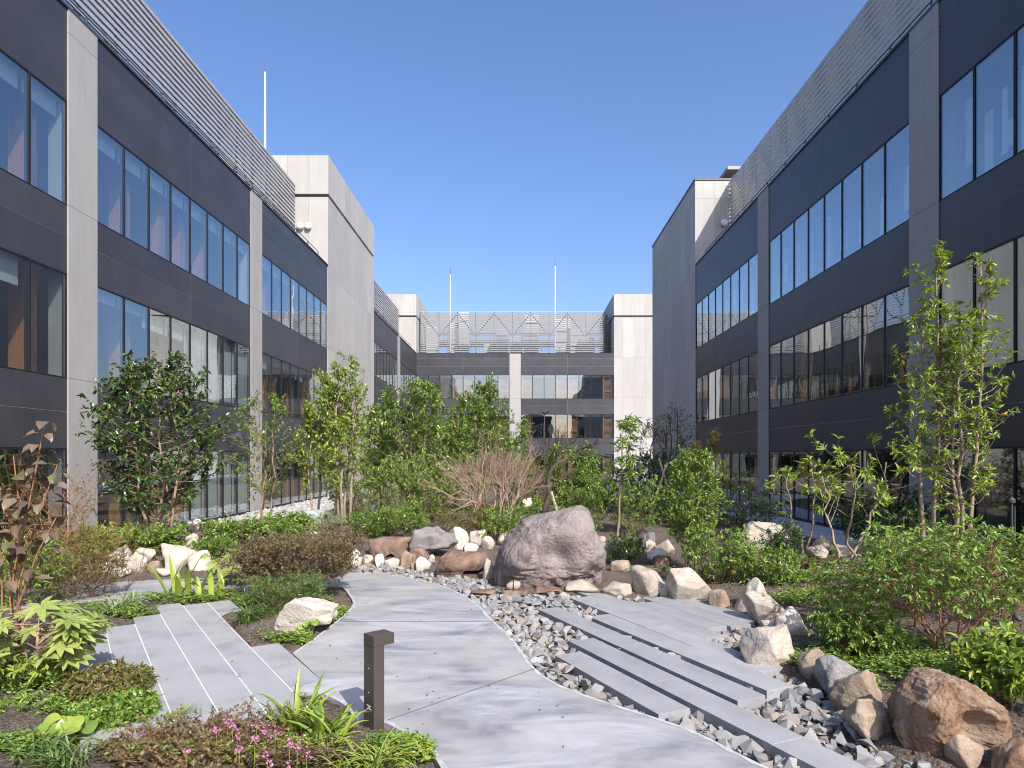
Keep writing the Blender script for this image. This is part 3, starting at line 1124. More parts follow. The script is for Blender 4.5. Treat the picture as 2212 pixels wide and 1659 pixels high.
# roof canopy and plant
cn = thing('roof_canopy', 'flat concrete canopy slab rising above the right tower', 'canopy', (14.6, 41.9, 0))
MB().box(-1.85, 1.85, -0.9, 0.95, 19.85, 20.05).build('slab', M['pillar'], cn)
for sx in (-1.2, 1.2):
    MB().box(sx - 0.15, sx + 0.15, -0.3, 0.3, 17.75, 19.85).build('support', M['pillar'], cn)


def unit(label, x, y, w, d, z1):
    root = thing('roof_unit', label, 'roof plant', (x, y, 12.8), 0, 'white plant units behind the far roof screen')
    h = z1 - 12.8
    MB().box(-w / 2, w / 2, -d / 2, d / 2, 0.25, h).build('casing', M['unit'], root, bevel=0.03)
    b = MB()
    for k in range(7):
        z = 0.5 + k * (h - 0.9) / 7
        b.box(-w / 2 + 0.12, w / 2 - 0.12, -d / 2 - 0.03, -d / 2 - 0.004, z, z + 0.07)
    b.build('grille', M['steel'], root)
    MB().box(-w / 2 + 0.05, w / 2 - 0.05, -d / 2 + 0.1, d / 2 - 0.1, 0, 0.245).build('base_frame', M['steel'], root)


for px, pw, ptop, lab in ((1003, 22, 676, 'white roof unit poking just above the screen beside the left rod'), (985, 30, 700, 'low white roof unit left of the tallest one'), (1085, 26, 712, 'white roof unit below the second zigzag'),
                          (1063, 34, 742, 'broad low white roof unit below the zigzag middle'), (1148, 30, 682, 'tall square white roof unit in the middle of the screen'), (1215, 34, 690, 'tall white roof unit under the right rod'),
                          (1243, 40, 712, 'bulky white roof unit right of the right rod'), (1268, 30, 730, 'lowest white roof unit nearest the right corner tower'), (935, 26, 706, 'white roof unit nearest the left corner tower'), (1115, 28, 728, 'low white roof unit left of the middle one')):
    y = 74.2 + (px % 7) * 0.35
    unit(lab, (px - CX) * y / F, y, pw * y / F, 1.2, 2.25 + (HY - ptop) * y / F)

# floodlights
def flood(label, loc, rz, arm):
    root = thing('floodlight', label, 'floodlight', loc, rz)
    MB().box(-0.09, 0.09, -0.03, 0.0, -0.12, 0.12).build('wall_plate', M['steel'], root)
    MB().tube([(0, -0.03, 0), (0, -arm, 0.03)], 0.03, 8).build('arm', M['steel'], root)
    Mx = Matrix.Translation((0, -arm - 0.08, 0.0)) @ Matrix.Rotation(R(70), 4, 'X')
    MB().lathe([(0.08, -0.18), (0.15, -0.12), (0.16, 0.15), (0.155, 0.18)], M=Mx, n=16).build('lamp_head', M['steel'], root, smooth=False)


flood('small black floodlight on a bracket on the left wing spandrel', (XL, 24.4, 2.25 + 40 * 24.4 / F), R(90), 0.28)


# the wing that closes the courtyard behind the viewpoint (it shows only as a reflection in the far glass)
wing('dark clad wing behind the viewpoint, mirrored in the far windows', (-1.0, -38, 0), R(180), [('B', -9.6, 0.0), ('P', 0.0, 1.1), ('B', 1.1, 10.7)], depth=8.0, cols=())
# ================================================================ ROCKS
M['cream'] = m_rock('rock_cream', (0.50, 0.43, 0.35), (0.33, 0.25, 0.18), (0.62, 0.56, 0.48), 0.5, 3.2)
M['white'] = M.get('white')
M['ivory'] = m_rock('rock_ivory', (0.62, 0.56, 0.47), (0.48, 0.4, 0.32), (0.70, 0.65, 0.56), 0.5, 3.0)
M['tan'] = m_rock('rock_tan', (0.38, 0.29, 0.21), (0.22, 0.16, 0.11), (0.50, 0.42, 0.33), 0.6, 3.0)
M['orange'] = m_rock('rock_orange', (0.36, 0.22, 0.135), (0.2, 0.115, 0.07), (0.48, 0.35, 0.24), 1.0, 2.4, patch=(0.44, 0.33, 0.24), bd=0.03)
M['brown'] = m_rock('rock_brown', (0.2, 0.135, 0.1), (0.1, 0.062, 0.045), (0.3, 0.215, 0.165), 0.5, 2.6, patch=(0.3, 0.19, 0.14))
M['greyrock'] = m_rock('rock_grey', (0.27, 0.255, 0.25), (0.13, 0.12, 0.12), (0.4, 0.37, 0.35), 0.6, 3.0)
M['slate'] = m_rock('rock_slate', (0.1, 0.125, 0.135), (0.05, 0.06, 0.07), (0.2, 0.23, 0.24), 0.5, 4.0)
M['teal'] = m_rock('rock_greenish', (0.36, 0.41, 0.39), (0.27, 0.32, 0.3), (0.5, 0.54, 0.52), 0.3, 2.0)
M['boulder'] = m_rock('rock_purple', (0.3, 0.25, 0.23), (0.2, 0.162, 0.148), (0.4, 0.35, 0.322), 1.0, 1.7, patch=(0.345, 0.295, 0.268), bd=0.03)


def rock_verts(seed, sub, cuts, rough, square=0.72):
    rn = np.random.default_rng(seed)
    bm = bmesh.new()
    bmesh.ops.create_icosphere(bm, subdivisions=sub, radius=1.0)
    v = np.array([x.co[:] for x in bm.verts])
    f = np.array([[x.index for x in p.verts] for p in bm.faces])
    bm.free()
    d = v.copy()
    # soft facets
    if cuts:
        pl = rn.normal(size=(cuts, 3)); pl /= np.linalg.norm(pl, axis=1)[:, None]
        h = rn.uniform(0.46, 0.74, cuts)
        r_ = np.ones(len(v))
        for n_, hh in zip(pl, h):
            dt = v @ n_
            r_ = np.where(dt > 0.05, np.minimum(r_, hh / np.maximum(dt, 0.05)), r_)
        v = v * r_[:, None]
    off = Vector(rn.uniform(-50, 50, 3))
    dis = np.array([noise.fractal(Vector(p) * 1.1 + off, 1.0, 2.0, 2) * 0.55 + noise.fractal(Vector(p) * 3.4 + off, 1.0, 2.1, 4) * 0.16 for p in d])
    fine = np.array([noise.fractal(Vector(p) * 11.0 + off, 0.6, 2.2, 3) for p in d]) if sub >= 5 else 0
    v = v * (1 + rough * (dis * 0.5 + fine * 0.06))[:, None]
    return v, f


def fit_outline(v, outline):
    """make the front view follow a closed outline (list of x,z), keep the depth rounded"""
    O = np.array(outline, float)
    c = O.mean(0)
    P = O - c
    seg_a, seg_b = P, np.roll(P, -1, axis=0)
    rho = np.hypot(v[:, 0], v[:, 2])
    base_r = np.sqrt(rho ** 2 + v[:, 1] ** 2)
    ang = np.arctan2(v[:, 2], v[:, 0])
    dirs = np.stack([np.cos(ang), np.sin(ang)], 1)
    Rr = np.zeros(len(v))
    for a, b in zip(seg_a, seg_b):
        e = b - a
        den = dirs[:, 0] * e[1] - dirs[:, 1] * e[0]
        den = np.where(np.abs(den) < 1e-9, 1e-9, den)
        t = (a[0] * e[1] - a[1] * e[0]) / den
        u = (a[0] * dirs[:, 1] - a[1] * dirs[:, 0]) / den
        ok = (t > 0) & (u >= -1e-6) & (u <= 1 + 1e-6)
        Rr = np.where(ok, np.maximum(Rr, t), Rr)
    k = (rho / np.maximum(base_r, 1e-6)) ** 0.62 * base_r ** 1.0
    x = dirs[:, 0] * Rr * k + c[0]
    z = dirs[:, 1] * Rr * k + c[1]
    return x, z


NROCK = [0]


def rock(x0, x1, yt, yb, mat, label, depth=0.85, cuts=17, rough=0.4, sub=4, outline=None, Y=None, group=None, name='rock', zb=None, smooth=True, sink=0.42, dents=()):
    NROCK[0] += 1
    seed = 900 + NROCK[0]
    px = (x0 + x1) / 2
    if Y is None:
        X, Y, z = gpt(px, yb)
        Yc = Y + 0.3 * depth * (x1 - x0) * Y / F
    else:
        Yc = Y
    X = (px - CX) * Y / F
    z = H(X, Y) if zb is None else zb
    if outline and name == 'boulder' and depth < 0.7:
        Yc = Y + 0.5 * depth * (x1 - x0) * Y / F
        X = (px - CX) * Yc / F
    s = (Yc if outline and name == 'boulder' and depth < 0.7 else Y) / F
    w, h = (x1 - x0) * s, (yb - yt) * s
    v, f = rock_verts(seed, sub, cuts, rough)
    if outline:
        ol = [((a - px) * s, (yb - b) * s) for a, b in outline]
        xx, zz = fit_outline(v, ol)
        lo, hi = xx.min(), xx.max()
        yy = np.sign(v[:, 1]) * np.abs(v[:, 1]) ** 0.8 * depth * w * 0.5
        oa = np.array(ol)
        xx = (xx - xx.min()) / (xx.max() - xx.min()) * (oa[:, 0].max() - oa[:, 0].min()) + oa[:, 0].min()
        zz = (zz - zz.min()) / (zz.max() - zz.min()) * (oa[:, 1].max() - oa[:, 1].min()) + oa[:, 1].min()
        v = np.stack([xx, yy, zz], 1)
        for dx_, dz_, dp, dr in dents:
            cxm, czm = (dx_ - px) * s, (yb - dz_) * s
            g_ = np.exp(-((v[:, 0] - cxm) ** 2 + (v[:, 2] - czm) ** 2) / dr ** 2) * (v[:, 1] < 0)
            v[:, 1] += g_ * dp
        v[:, 2] = np.where(v[:, 2] < 0.12 * h, v[:, 2] - sink * h * (1 - v[:, 2] / (0.12 * h)), v[:, 2])
    else:
        v = np.sign(v) * np.abs(v) ** 0.95
        lo, hi = v.min(0), v.max(0)
        v = (v - lo) / (hi - lo)
        v = np.stack([(v[:, 0] - 0.5) * w, (v[:, 1] - 0.5) * w * depth, v[:, 2] * h * (1 + sink) - sink * h], 1)
    me = np_mesh(name, v, f, [M[mat]], smooth=smooth)
    o = obj(name, me, None, (X, Yc, z))
    return tag(o, label, 'rock' if name != 'boulder' else 'boulder', group)


# the big boulder: outline from the photograph, real depth
B = [(465, 1180), (450, 1060), (480, 930), (550, 820), (640, 730), (700, 650), (800, 615), (900, 592), (1000, 566), (1100, 526), (1190, 512), (1270, 545), (1312, 640), (1345, 760), (1420, 860), (1452, 930), (1448, 1060), (1400, 1180), (1250, 1205), (1040, 1205), (900, 1200), (700, 1200), (560, 1192)]
B = [(952.3 + 0.25 * a, 967.7 + 0.25 * b) for a, b in B]
rock(1065, 1315, 1097, 1268, 'boulder', 'huge rounded purple grey boulder in the middle of the garden', 0.8, 0, 0.42, 6, B, name='boulder', dents=[(1195, 1190, 0.14, 0.17), (1215, 1215, 0.1, 0.22), (1085, 1235, 0.16, 0.14), (1150, 1165, -0.1, 0.1), (1135, 1190, -0.1, 0.1), (1240, 1150, -0.14, 0.24), (1118, 1215, -0.1, 0.1), (1275, 1235, 0.14, 0.14), (1190, 1130, -0.06, 0.08), (1100, 1160, 0.1, 0.12)])

W_ = [(500, 1310), (512, 1240), (600, 1150), (700, 1122), (800, 1112), (880, 1130), (960, 1210), (1000, 1290), (1034, 1350), (1020, 1410), (880, 1430), (720, 1430), (520, 1400)]
rock(585, 718, 1292, 1368, 'ivory', 'bright ivory rock beside the inside bend of the curved path', 0.7, 7, 0.45, 5, [(460.8 + 0.25 * a, 1013.8 + 0.25 * b) for a, b in W_])
rock(621, 644, 1362, 1380, 'ivory', 'small pale stone at the foot of the ivory path side rock')

OB = [(1450, 1420), (1480, 1290), (1560, 1230), (1680, 1140), (1790, 1112), (1900, 1150), (2050, 1210), (2160, 1310), (2192, 1440), (2190, 1580), (2080, 1625), (1850, 1632), (1720, 1632), (1560, 1625), (1435, 1560)]
rock(1942, 2204, 1453, 1626, 'orange', 'large orange brown boulder in the lower right corner', 0.72, 0, 0.6, 6, [(2075 + 0.86 * (1459.2 + 0.3403 * a - 2075), 1628 + 0.9 * (1075.2 + 0.3403 * b - 1628)) for a, b in OB], name='boulder', dents=[(2085, 1560, 0.16, 0.12), (2000, 1520, -0.1, 0.12), (2150, 1520, -0.08, 0.1), (2060, 1490, 0.05, 0.1), (1985, 1590, 0.06, 0.08)])

RIGHT = 'border rocks right of the gravel'
for a in [
    (1446, 1543, 1230, 1297, 'cream', 'rounded cream rock with leaf shadows at the back end of the planks'),
    (1366, 1446, 1226, 1284, 'cream', 'domed cream rock between the flat rocks and the leaf shadowed one'),
    (1302, 1369, 1260, 1285, 'cream', 'low flat cream rock, right hand one of two behind the planks'),
    (1222, 1297, 1257, 1279, 'cream', 'low flat cream rock touching the foot of the purple boulder'),
    (1424, 1456, 1262, 1286, 'cream', 'small cream rock wedged between two big domed cream rocks'),
    (1534, 1580, 1276, 1311, 'tan', 'small pinkish rock at the back right corner of the planks'),
    (1597, 1680, 1250, 1320, 'cream', 'tall cream rock at the back of the stacked pair'),
    (1619, 1704, 1283, 1344, 'cream', 'squarish pinkish cream rock leaning on the tall cream rock'),
    (1641, 1690, 1326, 1353, 'tan', 'small tan rock tucked under the squarish cream rock'),
    (1680, 1755, 1318, 1373, 'ivory', 'palest rock of the right border, beside the green shrub'),
    (1648, 1682, 1343, 1366, 'cream', 'small cream rock above the broad cream rock'),
    (1612, 1728, 1355, 1438, 'cream', 'broad cream rock at the right end of the joined planks'),
    (1730, 1798, 1404, 1465, 'tan', 'pointed brown rock next to the broad cream rock'),
    (1781, 1871, 1427, 1496, 'greyrock', 'slanting grey rock between the pointed brown and round tan ones'),
    (1810, 1920, 1452, 1536, 'tan', 'round tan rock with ivy growing in front of it'),
    (1840, 1950, 1522, 1592, 'tan', 'smooth flat tan rock left of the orange boulder'),
    (2061, 2140, 1595, 1662, 'tan', 'round brown rock under the orange boulder at the bottom edge'),
    (2121, 2178, 1598, 1636, 'slate', 'dark grey rock between two brown ones at the bottom right'),
    (2160, 2240, 1602, 1690, 'orange', 'reddish brown rock cut off by the bottom right corner'),
]:
    rock(*a, group=RIGHT, sub=5 if a[1] - a[0] > 80 else 4)
rock(1856, 1926, 1358, 1410, 'orange', 'orange domed rock inside the right bed among shrubs', Y=8.0)
rock(1585, 1712, 1126, 1212, 'cream', 'large upright cream rock with twig shadows under the thin branched shrub', Y=13.6, sub=5)
SH = 'rocks in the shade of the right building'
for a, Y in [((1545, 1570, 1134, 1153, 'cream', 'tiny pale rock left of the large upright cream rock'), 14.6),
             ((1748, 1801, 1147, 1190, 'cream', 'taller grey lit rock behind the thin branched shrubs'), 14.4), ((1745, 1788, 1173, 1199, 'cream', 'low rock at the front left of the shaded row'), 13.6),
             ((1798, 1842, 1173, 1197, 'cream', 'low rock in the middle of the shaded row'), 13.9), ((1832, 1870, 1156, 1180, 'cream', 'rock at the back right of the shaded row'), 14.6),
             ((1880, 1924, 1181, 1212, 'cream', 'flat rock at the right end of the shaded row'), 13.6), ((2135, 2188, 1174, 1214, 'greyrock', 'grey rock beside the glass at the far right'), 12.3)]:
    rock(*a, Y=Y, group=SH)

MID = 'rocks around the head of the gravel stream'
for a in [
    (965, 1013, 1138, 1186, 'ivory', 'blocky ivory rock left of the cream cluster'),
    (1012, 1051, 1145, 1177, 'ivory', 'ivory rock at the back of the cream cluster'),
    (1038, 1069, 1158, 1185, 'ivory', 'rounded ivory rock at the right of the cream cluster'),
    (996, 1034, 1173, 1197, 'ivory', 'low ivory rock in front of the blocky one'),
    (736, 782, 1183, 1222, 'ivory', 'square ivory rock at the far edge of the curved path'),
    (780, 806, 1199, 1216, 'cream', 'small cream rock right of the square ivory rock'),
    (776, 807, 1211, 1227, 'tan', 'small pinkish rock at the top left of the gravel'),
    (809, 831, 1192, 1223, 'ivory', 'upright ivory rock in front of the red brown block'),
    (829, 869, 1200, 1223, 'ivory', 'low ivory rock beside the upright one'),
    (896, 931, 1203, 1230, 'ivory', 'ivory rock below the brown half dome rock'),
    (920, 940, 1199, 1214, 'ivory', 'tiny ivory rock left of the long brown rock'),
    (1041, 1072, 1207, 1250, 'cream', 'cream rock leaning on the left side of the purple boulder'),
]:
    rock(*a, group=MID, cuts=16)
rock(862, 896, 1190, 1225, 'tan', 'brown and cream rock left of the half dome rock', group=MID)
rock(885, 902, 1215, 1232, 'orange', 'small ochre stone on the grey gravel near the path', group=MID)
rock(802, 848, 1158, 1172, 'ivory', 'flat ivory rock behind the red brown block', Y=15.6, group=MID)
rock(797, 892, 1164, 1205, 'brown', 'long red brown rock block with a flat face', 0.5, 5, 0.25, 5, [(797, 1200), (799, 1170), (830, 1165), (890, 1166), (892, 1185), (878, 1203), (830, 1206)], Y=14.7, group=MID, smooth=True)
rock(886, 990, 1141, 1206, 'greyrock', 'jagged grey brown rock rising above the brown ones', 0.6, 12, 0.9, 5, [(886, 1190), (900, 1152), (930, 1146), (945, 1141), (975, 1160), (990, 1180), (975, 1195), (935, 1206), (900, 1204)], Y=14.6, group=MID)
rock(881, 931, 1175, 1205, 'brown', 'brown half dome rock below the jagged rock', 0.8, 6, 0.3, 4, [(881, 1203), (884, 1190), (896, 1177), (915, 1178), (931, 1200), (925, 1206)], Y=14.2, group=MID)
rock(938, 1059, 1193, 1242, 'brown', 'long low brown rock with a hollow top left of the boulder', 0.5, 4, 0.25, 5, [(938, 1238), (945, 1205), (960, 1194), (1000, 1200), (1050, 1200), (1059, 1215), (1045, 1238), (1000, 1244)], group=MID)
BACK = 'rocks in the bed behind the boulder'
for a, Y in [((955, 988, 1104, 1130, 'cream', 'cream rock on the soil slope left of the bare shrub foot'), 17.0), ((1071, 1121, 1114, 1142, 'cream', 'cream rock behind the left shoulder of the boulder'), 16.0),
             ((1092, 1126, 1125, 1155, 'brown', 'brown rock behind the left shoulder of the boulder'), 15.4), ((1285, 1311, 1128, 1156, 'cream', 'cream rock right behind the boulder top'), 15.6),
             ((1310, 1353, 1133, 1160, 'cream', 'cream rock at the foot of the whorled leaf tree'), 15.4), ((1349, 1386, 1124, 1160, 'tan', 'tan rock in the row right of the boulder'), 15.6),
             ((1384, 1416, 1125, 1157, 'greyrock', 'grey rock in the row right of the boulder'), 15.9), ((1392, 1418, 1139, 1166, 'cream', 'small cream rock in front of the grey one'), 15.2),
             ((1412, 1456, 1144, 1173, 'cream', 'cream rock with a shadow across it at the end of the row'), 15.0), ((1395, 1442, 1163, 1187, 'ivory', 'brick shaped ivory rock nearest in the row'), 14.2),
             ((1370, 1396, 1158, 1174, 'tan', 'small tan rock left of the brick shaped one'), 14.8), ((1128, 1152, 1015, 1040, 'ivory', 'pale rock far back beyond the crooked tree'), 26.0),
             ((1120, 1132, 1072, 1084, 'ivory', 'small pale rock beside the globe lamp'), 18.5), ((1205, 1240, 1078, 1094, 'brown', 'flat brown rock by the path behind the boulder'), 19.0)]:
    rock(*a, Y=Y, group=BACK, cuts=15)
rock(1317, 1363, 1214, 1238, 'tan', 'tan rock in the shade right of the boulder', Y=12.9)
rock(1410, 1453, 1192, 1216, 'brown', 'flat brown slab of stone in the right bed', 1.2, 5, 0.2, 4, Y=13.4, sink=0.9)
rock(1385, 1430, 1216, 1228, 'brown', 'lower flat brown slab under the leafy shrub', 1.2, 5, 0.2, 4, Y=12.7, sink=0.9)

LEFT = 'ivory rocks along the left branch of the path'
for a, Y in [((235, 292, 1205, 1244, 'ivory', 'leftmost big ivory rock of the left row'), 13.0), ((290, 343, 1200, 1224, 'ivory', 'ivory rock at the back of the left row'), 13.4), ((276, 317, 1216, 1258, 'ivory', 'front ivory rock of the left row'), 12.6),
             ((314, 348, 1225, 1250, 'tan', 'round tan stone among the ivory rocks of the left row'), 12.6), ((342, 416, 1197, 1250, 'ivory', 'biggest ivory rock of the left row, behind the broad leaves'), 12.9), ((408, 457, 1204, 1244, 'ivory', 'ivory rock at the right end of the left row'), 13.0),
             ((395, 436, 1167, 1200, 'ivory', 'ivory rock set higher up behind the left row'), 14.0), ((377, 398, 1184, 1200, 'ivory', 'small ivory rock left of the higher one'), 13.9), ((217, 251, 1227, 1245, 'ivory', 'flat topped ivory rock at the far left of the row'), 12.5),
             ((239, 279, 1237, 1254, 'ivory', 'low ivory rock by the path edge at left'), 12.3), ((338, 372, 1236, 1252, 'ivory', 'low ivory rock behind the broad leaf plant'), 12.4), ((403, 437, 1131, 1155, 'ivory', 'ivory rock on the mound near the camellia foot'), 15.6), ((402, 428, 1156, 1170, 'ivory', 'small ivory rock on the mound below the camellia'), 14.8),
             ((665, 690, 1150, 1173, 'ivory', 'ivory rock among low plants behind the brown bush'), 16.0), ((655, 684, 1086, 1100, 'ivory', 'ivory rock by the cobble strip behind the multi stem tree'), 21.0), ((722, 738, 1088, 1104, 'ivory', 'small pale rock behind the stems of the multi stem tree'), 20.5), ((515, 540, 1184, 1202, 'cream', 'cream rock behind the bright fatsia'), 14.0)]:
    rock(*a, Y=Y, group=LEFT, cuts=12)
rock(645, 697, 1106, 1142, 'teal', 'pale greenish stone basin beside the multi stem tree', 0.9, 3, 0.15, 4, [(646, 1138), (645, 1112), (655, 1107), (690, 1107), (697, 1118), (694, 1140)], Y=17.6)
rock(770, 818, 1088, 1136, 'slate', 'dark jagged slate rock among the bushes', 0.7, 12, 1.0, 4, [(770, 1134), (775, 1112), (790, 1104), (805, 1104), (810, 1090), (816, 1092), (818, 1118), (806, 1134)], Y=18.0)

STEP = 'flat brown stepping stones'
for x0, x1, yt, yb, lab in [(1017, 1071, 1269, 1290, 'flat brown stepping stone nearest the curved path'), (1082, 1142, 1268, 1290, 'flat brown stepping stone carrying the corded marker stone'), (1150, 1212, 1266, 1286, 'flat brown stepping stone nearest the planks')]:
    X0, Y0 = gp(x0, yb); X1, Y1 = gp(x1, yt)
    Yc = (gp(0, yb)[1] + gp(0, yt)[1]) / 2
    wd = (x1 - x0) * Yc / F
    v, f = rock_verts(NROCK[0] + 500, 4, 6, 0.3)
    NROCK[0] += 1
    v = np.sign(v) * np.abs(v) ** 0.6
    lo, hi = v.min(0), v.max(0)
    v = ((v - lo) / (hi - lo) - 0.5) * np.array((wd, wd * 0.75, 0.09))
    o = obj('stepping_stone', np_mesh('stepping_stone', v, f, [M['brown']], smooth=True), None, (((x0 + x1) / 2 - CX) * Yc / F, Yc, 0.0))
    tag(o, lab, 'stepping stone', STEP)
    if 'marker' in lab:
        sx, sy = o.location.x - 0.02, o.location.y - 0.03
mk = thing('marker_stone', 'small cream stone tied round with black cord on a stepping stone', 'marker stone', (sx, sy, 0.045))
v, f = rock_verts(77, 4, 6, 0.35)
lo, hi = v.min(0), v.max(0)
v = ((v - lo) / (hi - lo) - 0.5) * np.array((0.24, 0.2, 0.165)) + np.array((0, 0, 0.075))
obj('stone', np_mesh('stone', v, f, [M['cream']], smooth=True), mk)
cord = m_plain('black_cord', (0.02, 0.02, 0.02), 0.8)
for ax in (0, 1):
    pts = []
    for k in range(25):
        a = 2 * math.pi * k / 24
        if ax == 0:
            pts.append((0.0, 0.108 * math.cos(a), 0.075 + 0.09 * math.sin(a)))
        else:
            pts.append((0.128 * math.cos(a), 0.0, 0.075 + 0.09 * math.sin(a)))
    MB().tube(pts, 0.007, 6).build('cord', cord, mk)
# ================================================================ PLANTS
LEAF6 = (np.array([(0, 0, 0), (0.3, -0.5, 0.09), (0.38, 0, 0), (0.3, 0.5, 0.09), (0.72, -0.34, 0.03), (0.74, 0, -0.05), (0.72, 0.34, 0.03), (1, 0, -0.16)], float),
         np.array([(0, 2, 1), (0, 3, 2), (1, 2, 5), (1, 5, 4), (2, 3, 6), (2, 6, 5), (4, 5, 7), (5, 6, 7)]))
LEAF2 = (np.array([(0, 0, 0), (0.45, -0.5, 0.08), (0.45, 0.5, 0.08), (1, 0, -0.08)], float), np.array([(0, 3, 1), (0, 2, 3)]))


def unit(v):
    return v / np.maximum(np.linalg.norm(v, axis=-1, keepdims=True), 1e-9)


def leaf_mesh(name, pos, dr, size, wr, mat, tmpl=LEAF2, jit=0.45, rng=RNG, smooth=False):
    n = len(pos)
    dr = unit(dr)
    up = np.array((0, 0, 1.0)) + rng.normal(0, jit, (n, 3))
    side = unit(np.cross(dr, up))
    nor = np.cross(side, dr)
    T, Fc = tmpl
    wv = wr * rng.uniform(0.85, 1.15, n)
    v = pos[:, None] + size[:, None, None] * (T[None, :, 0, None] * dr[:, None] + (T[None, :, 1] * wv[:, None])[:, :, None] * side[:, None] + T[None, :, 2, None] * nor[:, None])
    f = Fc[None] + (np.arange(n) * len(T))[:, None, None]
    return np_mesh(name, v, f.reshape(-1, 3), [mat], smooth=smooth)


G = lambda *c: list(c)
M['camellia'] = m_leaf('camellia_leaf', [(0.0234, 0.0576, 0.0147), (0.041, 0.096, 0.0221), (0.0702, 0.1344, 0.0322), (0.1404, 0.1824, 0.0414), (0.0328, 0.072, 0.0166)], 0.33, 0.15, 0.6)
M['evergreen'] = m_leaf('evergreen_leaf', [(0.0693, 0.1493, 0.0272), (0.1301, 0.2347, 0.0382), (0.1994, 0.3059, 0.0478), (0.2775, 0.3699, 0.0613), (0.0954, 0.1849, 0.0327)], 0.3, 0.26)
M['bright'] = m_leaf('bright_leaf', [(0.1418, 0.2462, 0.0393), (0.2167, 0.3283, 0.0498), (0.3168, 0.4104, 0.0655), (0.4168, 0.4651, 0.0853), (0.1667, 0.2736, 0.0459)], 0.32, 0.3)
M['azalea'] = m_leaf('azalea_leaf', [(0.0901, 0.1847, 0.0425), (0.1441, 0.2586, 0.0496), (0.234, 0.3471, 0.0636), (0.3421, 0.4137, 0.078), (0.1171, 0.2143, 0.0467)], 0.36, 0.28)
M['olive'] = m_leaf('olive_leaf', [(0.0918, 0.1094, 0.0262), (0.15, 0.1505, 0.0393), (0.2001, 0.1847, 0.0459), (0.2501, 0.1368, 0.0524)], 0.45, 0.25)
M['bronze'] = m_leaf('bronze_leaf', [(0.0997, 0.0712, 0.0427), (0.1995, 0.1212, 0.0712), (0.1283, 0.1425, 0.0499), (0.2422, 0.1568, 0.0855), (0.171, 0.1924, 0.057)], 0.45, 0.22)
M['maroon'] = m_leaf('maroon_leaf', [(0.1, 0.066, 0.05), (0.16, 0.11, 0.08), (0.22, 0.17, 0.12), (0.15, 0.14, 0.06), (0.12, 0.085, 0.065)], 0.38, 0.2)
M['variegated'] = m_leaf('variegated_leaf', [(0.22, 0.33, 0.09), (0.32, 0.42, 0.14), (0.42, 0.5, 0.2), (0.28, 0.36, 0.1)], 0.35, 0.25)
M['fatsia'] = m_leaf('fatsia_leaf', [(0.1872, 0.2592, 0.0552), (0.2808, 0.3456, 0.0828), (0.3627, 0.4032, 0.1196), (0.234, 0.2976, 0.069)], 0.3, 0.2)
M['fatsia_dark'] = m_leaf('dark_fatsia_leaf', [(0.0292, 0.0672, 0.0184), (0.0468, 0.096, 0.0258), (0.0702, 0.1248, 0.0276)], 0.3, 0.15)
M['blade'] = m_leaf('blade_leaf', [(0.1381, 0.2392, 0.0361), (0.2301, 0.3398, 0.0482), (0.3374, 0.4153, 0.0663), (0.1687, 0.2769, 0.0423)], 0.35, 0.3)
M['grassd'] = m_leaf('dark_grass', [(0.08, 0.1444, 0.0377), (0.128, 0.2101, 0.0504), (0.1921, 0.2627, 0.0629)], 0.4, 0.25)
M['grassp'] = m_leaf('pale_grass', [(0.3, 0.36, 0.2), (0.42, 0.46, 0.3), (0.22, 0.3, 0.13), (0.5, 0.52, 0.38)], 0.45, 0.25)
M['yellowgreen'] = m_leaf('yellow_green_leaf', [(0.3, 0.36, 0.06), (0.38, 0.4, 0.08), (0.22, 0.31, 0.05)], 0.4, 0.3)
M['nandina'] = m_leaf('nandina_leaf', [(0.1824, 0.1482, 0.0456), (0.2964, 0.1824, 0.0684), (0.1368, 0.1938, 0.0456), (0.342, 0.1368, 0.0684), (0.228, 0.2736, 0.0798)], 0.4, 0.25)
M['pink'] = m_leaf('pink_petal', [(0.75, 0.16, 0.5), (0.85, 0.3, 0.62), (0.7, 0.2, 0.55)], 0.5, 0.3)
M['red'] = m_leaf('red_berry', [(0.5, 0.03, 0.02), (0.62, 0.06, 0.03)], 0.3, 0.05)
M['bark_pale'] = m_bark('pale_bark', (0.2, 0.145, 0.095), (0.4, 0.32, 0.235))
M['bark_tan'] = m_bark('tan_bark', (0.22, 0.14, 0.095), (0.40, 0.285, 0.2))
M['bark_dark'] = m_bark('dark_bark', (0.05, 0.036, 0.028), (0.13, 0.1, 0.078))
M['bark_brown'] = m_bark('brown_bark', (0.13, 0.075, 0.05), (0.27, 0.17, 0.115))
M['bark_red'] = m_bark('reddish_twig', (0.2, 0.085, 0.045), (0.36, 0.19, 0.11))
M['bark_pink'] = m_bark('pinkish_branches', (0.3, 0.2, 0.15), (0.5, 0.36, 0.28))
M['bamboo'] = m_bark('bamboo_pole', (0.42, 0.34, 0.24), (0.55, 0.47, 0.36))


def rdir(rng, up=0.0):
    a = rng.uniform(0, 2 * math.pi)
    return np.array((math.cos(a), math.sin(a), up))


PROF = {
    'cone': lambda t: 0.35 + 0.75 * math.sin(math.pi * min(1, 0.25 + 0.78 * t)) if t < 0.5 else 1.1 * (1 - t) ** 0.7 * 1.5,
    'egg': lambda t: max(0.08, math.sin(math.pi * (0.12 + 0.86 * t)) ** 0.7),
    'column': lambda t: max(0.16, (0.75 + 0.35 * math.sin(math.pi * t)) * (1 - 0.75 * t ** 2.2)),
    'dome': lambda t: max(0.25, math.sqrt(max(0, 1 - (0.95 * t) ** 2.4))),
    'vase': lambda t: 0.35 + 0.65 * t if t < 0.75 else 0.9 * (1 - (t - 0.75) * 2.2),
    'flat': lambda t: 1.0,
}


